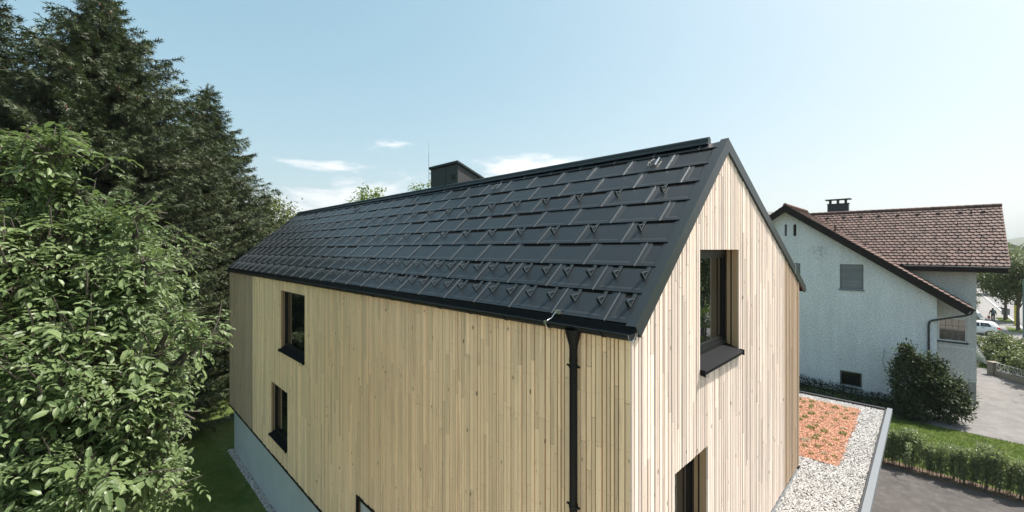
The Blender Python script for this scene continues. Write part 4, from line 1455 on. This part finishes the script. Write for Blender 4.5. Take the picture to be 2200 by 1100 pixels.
def hills(name, r, hfn, a0, a1, depth):
    mb = MB()
    N = 220
    ridge = []
    for i in range(N + 1):
        a = a0 + (a1 - a0) * i / N
        ridge.append((a, hfn(a)))
    for (a, h), (a2, h2) in zip(ridge[:-1], ridge[1:]):
        def pt(aa, rr, z): return (math.sin(aa) * rr, math.cos(aa) * rr, z)
        mb.poly([pt(a, r - depth, -2), pt(a2, r - depth, -2), pt(a2, r, h2), pt(a, r, h)], True)
        mb.poly([pt(a, r, h), pt(a2, r, h2), pt(a2, r + depth, -2), pt(a, r + depth, -2)], True)
    return tag(mb.build(name, M['hill']), kind='structure')


def hf(a):
    base = 95 + 50 * math.sin(a * 5.3 + .6) + 30 * math.sin(a * 13.1 + 1.) + 12 * math.sin(a * 37)
    base += 120 * math.exp(-((a + .50) / .16) ** 2) + 140 * math.exp(-((a - .56) / .12) ** 2)
    return max(base, 30)


hills('hills', 3200, hf, -1.5, 1.5, 900)

# ------------------------------------------------------------------ street furniture and yard
def grid_empty(name, x, y, z, label, cat, rz=ROT): return empty(name, W(x, y, z), rz, label, cat)


# low wall with railing
wl = empty('low_wall', (36.75, 31.9, GZ), 0, 'low stone wall with square pillar carrying a white zigzag railing', 'wall')
dirv = Vector((-.16, -.987, 0)); nv = Vector((.987, -.16, 0))
mb = MB()
def wb_(a0, a1, b0, b1, z0, z1):
    c = []
    for z in (z0, z1):
        for (u, v) in ((a0, b0), (a1, b0), (a1, b1), (a0, b1)):
            q = dirv * u + nv * v; c.append((q.x, q.y, z))
    mb.hexa(c)
wb_(.45, 9, -.12, .12, -.2, .42)
mb.build('wall', M['wallstone'], wl)
mb = MB()
wb_(0, .44, -.22, .22, -.2, .92); wb_(-.04, .48, -.26, .26, .922, 1.0)
mb.build('pillar', M['wallstone'], wl)
mb = MB()
q = lambda u, z: tuple(dirv * u + Vector((0, 0, z)))
for z in (.50, .98): mb.tube([q(.46, z), q(9, z)], .022, 6)
u = .5
while u < 8.9:
    mb.tube([q(u, .44), q(u, .98)], .017, 5)
    mb.tube([q(u, .98), q(u + .30, .50)], .014, 5); mb.tube([q(u + .30, .50), q(u + .6, .98)], .014, 5)
    mb.tube([q(u + .3, .44), q(u + .3, .98)], .014, 5)
    u += .6
mb.build('railing', M['white'], wl)

# dry stalks
ds = empty('dry_grass', (36.2, 32.6, GZ), 0, 'pale dry stalks sticking up behind the stone pillar', 'plant')
mb = MB()
for i in range(16):
    a_ = random.uniform(0, 6.28); l_ = random.uniform(.7, 1.7); s_ = random.uniform(.3, .8)
    mb.tube([(random.uniform(-.2, .2), random.uniform(-.2, .2), -.05), (math.cos(a_) * s_ * .5 * l_, math.sin(a_) * s_ * .5 * l_, l_ * .55), (math.cos(a_) * s_ * l_, math.sin(a_) * s_ * l_, l_ * .85)], [.014, .012, .006], 4)
mb.build('stalks', M['dry'], ds)

# lattice trellis leaning by the corner
tr = empty('trellis', W(47.2, -5.9, GZ), R(-38), 'white lattice panel leaning behind the corner of the white house', 'trellis')
tr.rotation_euler = (R(-24), 0, R(60))
mb = MB()
for i in range(10):
    mb.box((-.9 + i * .2, -.012, .3), (-.87 + i * .2, .012, 2.6))
for i in range(12):
    mb.box((-.9, .013, .3 + i * .2), (.93, .033, .33 + i * .2))
mb.build('lattice', M['white'], tr)
mb = MB()
for x0, x1, z0, z1 in ((-.97, -.902, .1, 2.66), (.932, 1.0, .1, 2.66), (-.9, .93, 2.602, 2.66)): mb.box((x0, -.03, z0), (x1, .04, z1))
mb.build('frame', M['white'], tr)

# white hatchback, its rear towards the right
car = grid_empty('parked_car', 65.9, -6.2, GZ, 'white hatchback parked behind the hedge, rear light and side window showing', 'car', ROT)
L_ = 3.9
def sect(y, zlo, zsh, zro, wl_, wsh, wro):
    return [(-wl_, y, zlo), (-wl_ * 1.02, y, zlo + .25), (-wsh, y, zsh - .08), (-wsh * .97, y, zsh), (-wro, y, zro - .10), (-wro * .82, y, zro), (wro * .82, y, zro), (wro, y, zro - .10), (wsh * .97, y, zsh), (wsh, y, zsh - .08), (wl_ * 1.02, y, zlo + .25), (wl_, y, zlo)]
secs = [sect(-1.95, .42, .78, .98, .66, .68, .60), sect(-1.90, .34, .84, 1.10, .76, .77, .64), sect(-1.72, .28, .94, 1.36, .83, .83, .62), sect(-1.45, .25, .96, 1.49, .85, .86, .62), sect(-.7, .24, .95, 1.53, .86, .87, .63), sect(.2, .24, .93, 1.51, .86, .87, .62), sect(.75, .25, .92, 1.28, .86, .86, .66), sect(1.1, .26, .90, 1.02, .85, .85, .72), sect(1.7, .30, .78, .84, .80, .80, .68), sect(1.95, .38, .62, .66, .70, .70, .6)]
mb = MB(); n_ = 12
vs = [p for s in secs for p in s]
fs = [(i * n_ + k, i * n_ + (k + 1) % n_, (i + 1) * n_ + (k + 1) % n_, (i + 1) * n_ + k) for i in range(len(secs) - 1) for k in range(n_)]
mb.mesh(vs, fs, True); mb.poly(secs[0]); mb.poly(secs[-1][::-1])
mb.build('body', M['car'], car)
def side_x(z): return .845 + (.625 - .845) * (z - .95) / (1.43 - .95)
for sg in (-1, 1):
    for (pts, nm) in (([(-1.35, 1.02), (-.52, 1.0), (-.52, 1.38), (-1.12, 1.38)], 'side_window'), ([(-.44, 1.0), (.72, .98), (.22, 1.36), (-.44, 1.38)], 'side_window')):
        g_ = MB()
        g_.prism([(sg * (side_x(z) + .006), yv, z) for yv, z in pts], (sg * .012, 0, 0))
        g_.build(nm, M['car_glass'], car)
    h_ = MB(); h_.box((min(sg * .862, sg * .895), -.80, .84), (max(sg * .862, sg * .895), -.60, .875)); h_.build('door_handle', M['rubber'], car)
    tl_ = MB(); tl_.prism([(sg * .62, -1.955, .80), (sg * .79, -1.80, .80), (sg * .80, -1.70, 1.02), (sg * .66, -1.86, 1.02)], (sg * .07, -.07, 0)); tl_.build('tail_light', M['red_light'], car)
    for yv in (-1.2, 1.2):
        wh = MB(); wh.tube([(sg * .68, yv, .30), (sg * .88, yv, .30)], .30, 20); wo = wh.build('wheel', M['rubber'], car)
        rm = MB(); rm.tube([(sg * .87, yv, .30), (sg * .89, yv, .30)], .19, 16); rm.build('rim', M['alloy'], wo)
g_ = MB(); g_.prism([(-.55, -1.905, 1.08), (.55, -1.905, 1.08), (.50, -1.70, 1.38), (-.50, -1.70, 1.38)], (0, -.02, .01)); g_.build('rear_window', M['car_glass'], car)
lt = MB()
for a0, a1, z0, z1 in ((-1.12, -.86, 1.16, 1.175), (-.84, -.79, 1.13, 1.2), (-.76, -.72, 1.13, 1.19), (-.70, -.62, 1.14, 1.16)):
    lt.prism([(-side_x((z0 + z1) / 2) - .022, yv, z) for yv, z in ((a0, z0), (a1, z0), (a1, z1), (a0, z1))], (-.006, 0, 0))
lt.build('window_lettering', M['white'], car)

# person walking away with a red bag
pe = empty('person', W(79.6, -8.7, GZ), R(-38), 'person in dark clothes with grey backpack walking away along the pavement', 'person')
def skin_body(name, verts, edges, radii, mat, parent, root=0):
    me = bpy.data.meshes.new(name); me.from_pydata(verts, edges, [])
    o = bpy.data.objects.new(name, me); COL.objects.link(o); o.parent = parent
    me.materials.append(mat)
    sk = o.modifiers.new('skin', 'SKIN')
    layer = me.skin_vertices[0].data if me.skin_vertices else None
    if layer is None:
        bpy.context.view_layer.objects.active = o
        o.select_set(True)
        bpy.ops.mesh.customdata_skin_add()
        layer = me.skin_vertices[0].data
    for i, r_ in enumerate(radii):
        layer[i].radius = (r_, r_) if not isinstance(r_, tuple) else r_
        layer[i].use_root = (i == root)
    sb = o.modifiers.new('sub', 'SUBSURF'); sb.levels = 1; sb.render_levels = 2
    sk.use_smooth_shade = True
    return o


bv = [(0, 0, .95), (0, .02, 1.2), (0, .05, 1.42), (0, .08, 1.52), (0, .11, 1.64), (0, .11, 1.72),
      (.20, .05, 1.40), (.27, .0, 1.14), (.30, .08, .90), (-.20, .05, 1.40), (-.29, .04, 1.14), (-.34, .06, .88),
      (.10, 0, .90), (.11, .10, .50), (.11, .02, .09), (.11, .14, .04), (-.10, 0, .90), (-.11, -.02, .50), (-.11, -.20, .12), (-.11, -.10, .05)]
be = [(0, 1), (1, 2), (2, 3), (3, 4), (4, 5), (2, 6), (6, 7), (7, 8), (2, 9), (9, 10), (10, 11), (0, 12), (12, 13), (13, 14), (14, 15), (0, 16), (16, 17), (17, 18), (18, 19)]
br = [(.17, .13), (.16, .12), (.18, .12), .06, .095, .07, .075, .055, .04, .075, .055, .04, .10, .075, .05, .045, .10, .075, .05, .045]
skin_body('body', bv, be, br, M['dark_cloth'], pe)
mb = MB(); mb.tube([(0, .10, 1.56), (0, .11, 1.62), (0, .11, 1.70), (0, .11, 1.755)], [.055, .10, .10, .05], 10); mb.build('hair', M['hair'], pe)
mb = MB()
mb.tube([(0, -.17, 1.0), (0, -.18, 1.06), (0, -.16, 1.3), (0, -.12, 1.46)], [.12, .17, .16, .10], 12); mb.build('backpack', M['grey_cloth'], pe)
for sg in (-1, 1):
    mb = MB()
    hx, hy, hz = (.30, .08, .86) if sg > 0 else (-.34, .06, .84)
    mb.tube([(hx, hy, hz + .05), (hx, hy + .01, hz - .03)], [.036, .03], 7)
    for k in range(4):
        mb.tube([(hx, hy - .03 + k * .02, hz - .02), (hx - sg * .005, hy - .03 + k * .02, hz - .07), (hx - sg * .03, hy - .03 + k * .02, hz - .085)], [.01, .009, .007], 5)
    mb.tube([(hx - sg * .02, hy + .03, hz), (hx - sg * .035, hy + .05, hz - .045)], [.011, .008], 5)
    mb.build('hand', M['skin'], pe)
bp_ = pe.matrix_basis @ Vector((-.38, .06, .0))
bag = empty('shopping_bag', W(79.6, -8.7, GZ) + Matrix.Rotation(R(-38), 3, 'Z') @ Vector((-.36, .06, .36)), R(-38), 'red bag hanging from the hand of the walking person', 'bag')
mb = MB(); mb.hexa([(-.10, -.20, 0), (.10, -.20, 0), (.10, .20, 0), (-.10, .20, 0), (-.07, -.24, .30), (.07, -.24, .30), (.07, .24, .30), (-.07, .24, .30)]); mb.build('bag_body', M['red_cloth'], bag)
mb = MB(); mb.tube([(0, -.12, .30), (0, -.05, .41), (0, .05, .41), (0, .12, .30)], .012, 6); mb.build('handle', M['dark_cloth'], bag)

# letter box, yellow post, lamp pole
lb = grid_empty('letter_box', 83.9, -10.15, GZ, 'grey box on a short dark post at the grass verge', 'letter box')
mb = MB(); mb.box((-.3, -.36, .55), (.3, .36, 1.35)); mb.build('box', M['binmetal'], lb)
mb = MB(); mb.prism([(-.34, -.40, 1.355), (.34, -.40, 1.355), (.30, 0, 1.47), (-.30, 0, 1.47)], (0, .8, 0)); mb.build('lid', M['rubber'], lb)
mb = MB(); mb.box((-.1, -.2, -.1), (.1, -.06, .548)); mb.box((-.1, .06, -.1), (.1, .2, .548)); mb.build('post', M['rubber'], lb)
yp = grid_empty('marker_post', 76.7, -10.35, GZ, 'yellow post standing left of the right hand street tree', 'post')
mb = MB(); mb.box((-.11, -.13, -.2), (.11, .13, 2.75)); mb.box((-.09, -.11, 2.75), (.09, .11, 2.82)); mb.build('shaft', M['yellow'], yp)
mb = MB(); mb.tube([(-.12, 0, 1.75), (-.11, 0, 1.75)], .05, 10); mb.build('badge', M['rubber'], yp)
lp = grid_empty('metal_pole', 64.7, -9.78, GZ, 'thick blue grey pole cut by the right edge of the picture', 'pole')
mb = MB(); mb.tube([(0, 0, -.2), (0, 0, .8), (0, 0, 6.3)], [.16, .14, .12], 14); mb.build('pole', M['pole'], lp)
mb = MB(); mb.tube([(0, 0, 6.3), (0, 0, 6.36), (0, 0, 6.42)], [.13, .13, .06], 14); mb.build('cap', M['pole'], lp)
gw = grid_empty('garden_wall', 84, -7.5, GZ, 'low dark garden wall along the left side of the pavement', 'wall')
mb = MB(); mb.box((-9, -.15, -.2), (14, .15, .62)); mb.build('wall', M['wallstone'], gw)
mb = MB(); mb.box((-9.03, -.19, .622), (14.03, .19, .70)); mb.build('coping', M['kerb'], gw)

# ------------------------------------------------------------------ air
hz, t = new_mat('haze')
v = t.n('ShaderNodeVolumePrincipled', {'Color': (.92, .96, 1., 1), 'Density': .00017, 'Anisotropy': .2})
o = t.n('ShaderNodeOutputMaterial'); t.t.links.new(v.outputs[0], o.inputs['Volume'])
mb = MB(); mb.box((-4300, -4300, -4), (4300, 4300, 460))
tag(mb.build('haze', hz), 'thin blue summer haze over the valley', 'haze', kind='stuff')

# ------------------------------------------------------------------ light
SUN = Vector((.495, .071, .866)).normalized()
sd = bpy.data.lights.new('sun', 'SUN'); sd.energy = 3.0; sd.angle = R(.53); sd.color = (1., .955, .88)
so = bpy.data.objects.new('sun', sd); COL.objects.link(so)
so.rotation_euler = (-SUN).to_track_quat('-Z', 'Y').to_euler()
so.location = (40, 5, 60)

w = bpy.data.worlds.new('World'); scene.world = w
w.use_nodes = True
t = NT(w.node_tree)
sky = t.n('ShaderNodeTexSky', sky_type='NISHITA', sun_disc=False, sun_elevation=math.asin(SUN.z), sun_rotation=math.atan2(SUN.x, SUN.y), altitude=100, air_density=1.0, dust_density=4.0, ozone_density=1.0)
# thin clouds low in the sky, by compass direction and elevation
tc = t.n('ShaderNodeTexCoord')
xyz = t.n('ShaderNodeSeparateXYZ', {0: tc.outputs['Generated']})
az = t.m('ARCTAN2', xyz.outputs[0], xyz.outputs[1])
el = t.m('ARCSINE', xyz.outputs[2])
cv = t.n('ShaderNodeCombineXYZ', {0: t.m('MULTIPLY', az, 4.5), 1: t.m('MULTIPLY', el, 15.0), 2: 1.3}).outputs[0]
nz = t.noise(2.3, cv, 7, .62)
nz2 = t.noise(7., cv, 5, .6)
acc = None
for (a0, e0, sa, se, amp) in ((-.41, .182, .13, .013, .85), (-.34, .128, .09, .03, .95), (-.30, .225, .07, .014, .5), (.03, .195, .13, .030, 1.1), (-.52, .08, .16, .05, 1.0), (-.18, .16, .09, .018, .6), (.12, .165, .12, .03, .8), (-.1, .1, .3, .04, .35), (-.25, .24, .10, .010, .5)):
    da = t.m('DIVIDE', t.m('SUBTRACT', az, a0), sa); de = t.m('DIVIDE', t.m('SUBTRACT', el, e0), se)
    q = t.m('ADD', t.m('MULTIPLY', da, da), t.m('MULTIPLY', de, de))
    gg = t.m('MULTIPLY', t.m('EXPONENT', t.m('MULTIPLY', q, -1.)), amp)
    acc = gg if acc is None else t.m('ADD', acc, gg)
cl_f = t.m('ADD', t.m('MULTIPLY', acc, .62), t.m('MULTIPLY_ADD', nz, 1.3, t.m('MULTIPLY_ADD', nz2, .35, -.80)))
cl_f = t.m('MULTIPLY', t.ramp(cl_f, .30, .62), t.ramp(acc, .05, .5))
sep = t.n('ShaderNodeSeparateXYZ', {0: sky.outputs[0]}).outputs
tint = t.n('ShaderNodeCombineXYZ', {0: t.m('MULTIPLY', t.m('POWER', sep[0], .90), .45), 1: t.m('MULTIPLY', t.m('POWER', sep[1], .62), .755), 2: t.m('MULTIPLY', t.m('POWER', sep[2], .58), .785)}).outputs[0]
cloud = t.n('ShaderNodeCombineXYZ', {0: 8.6, 1: 8.7, 2: 8.8}).outputs[0]
fin = t.mix(t.m('MULTIPLY', cl_f, .95), tint, (2.45, 2.52, 2.56))
bg = t.n('ShaderNodeBackground', {'Color': fin, 'Strength': .15})
wo = t.n('ShaderNodeOutputWorld'); t.t.links.new(bg.outputs[0], wo.inputs[0])

# ------------------------------------------------------------------ camera and render settings
cam = bpy.data.cameras.new('camera'); cam.sensor_width = 36.; cam.lens = 36. * 892 / 2200; cam.shift_y = -15 / 2200.
cam.clip_start = .05; cam.clip_end = 20000
co = bpy.data.objects.new('camera', cam); COL.objects.link(co)
co.location = (0, 0, 9.3); co.rotation_euler = (R(90), 0, 0)
scene.camera = co
scene.view_settings.view_transform = 'Standard'
scene.view_settings.look = 'None'
scene.view_settings.exposure = 1.6
scene.view_settings.gamma = 1.0
scene.cycles.max_bounces = 6
scene.cycles.caustics_reflective = False
scene.cycles.caustics_refractive = False
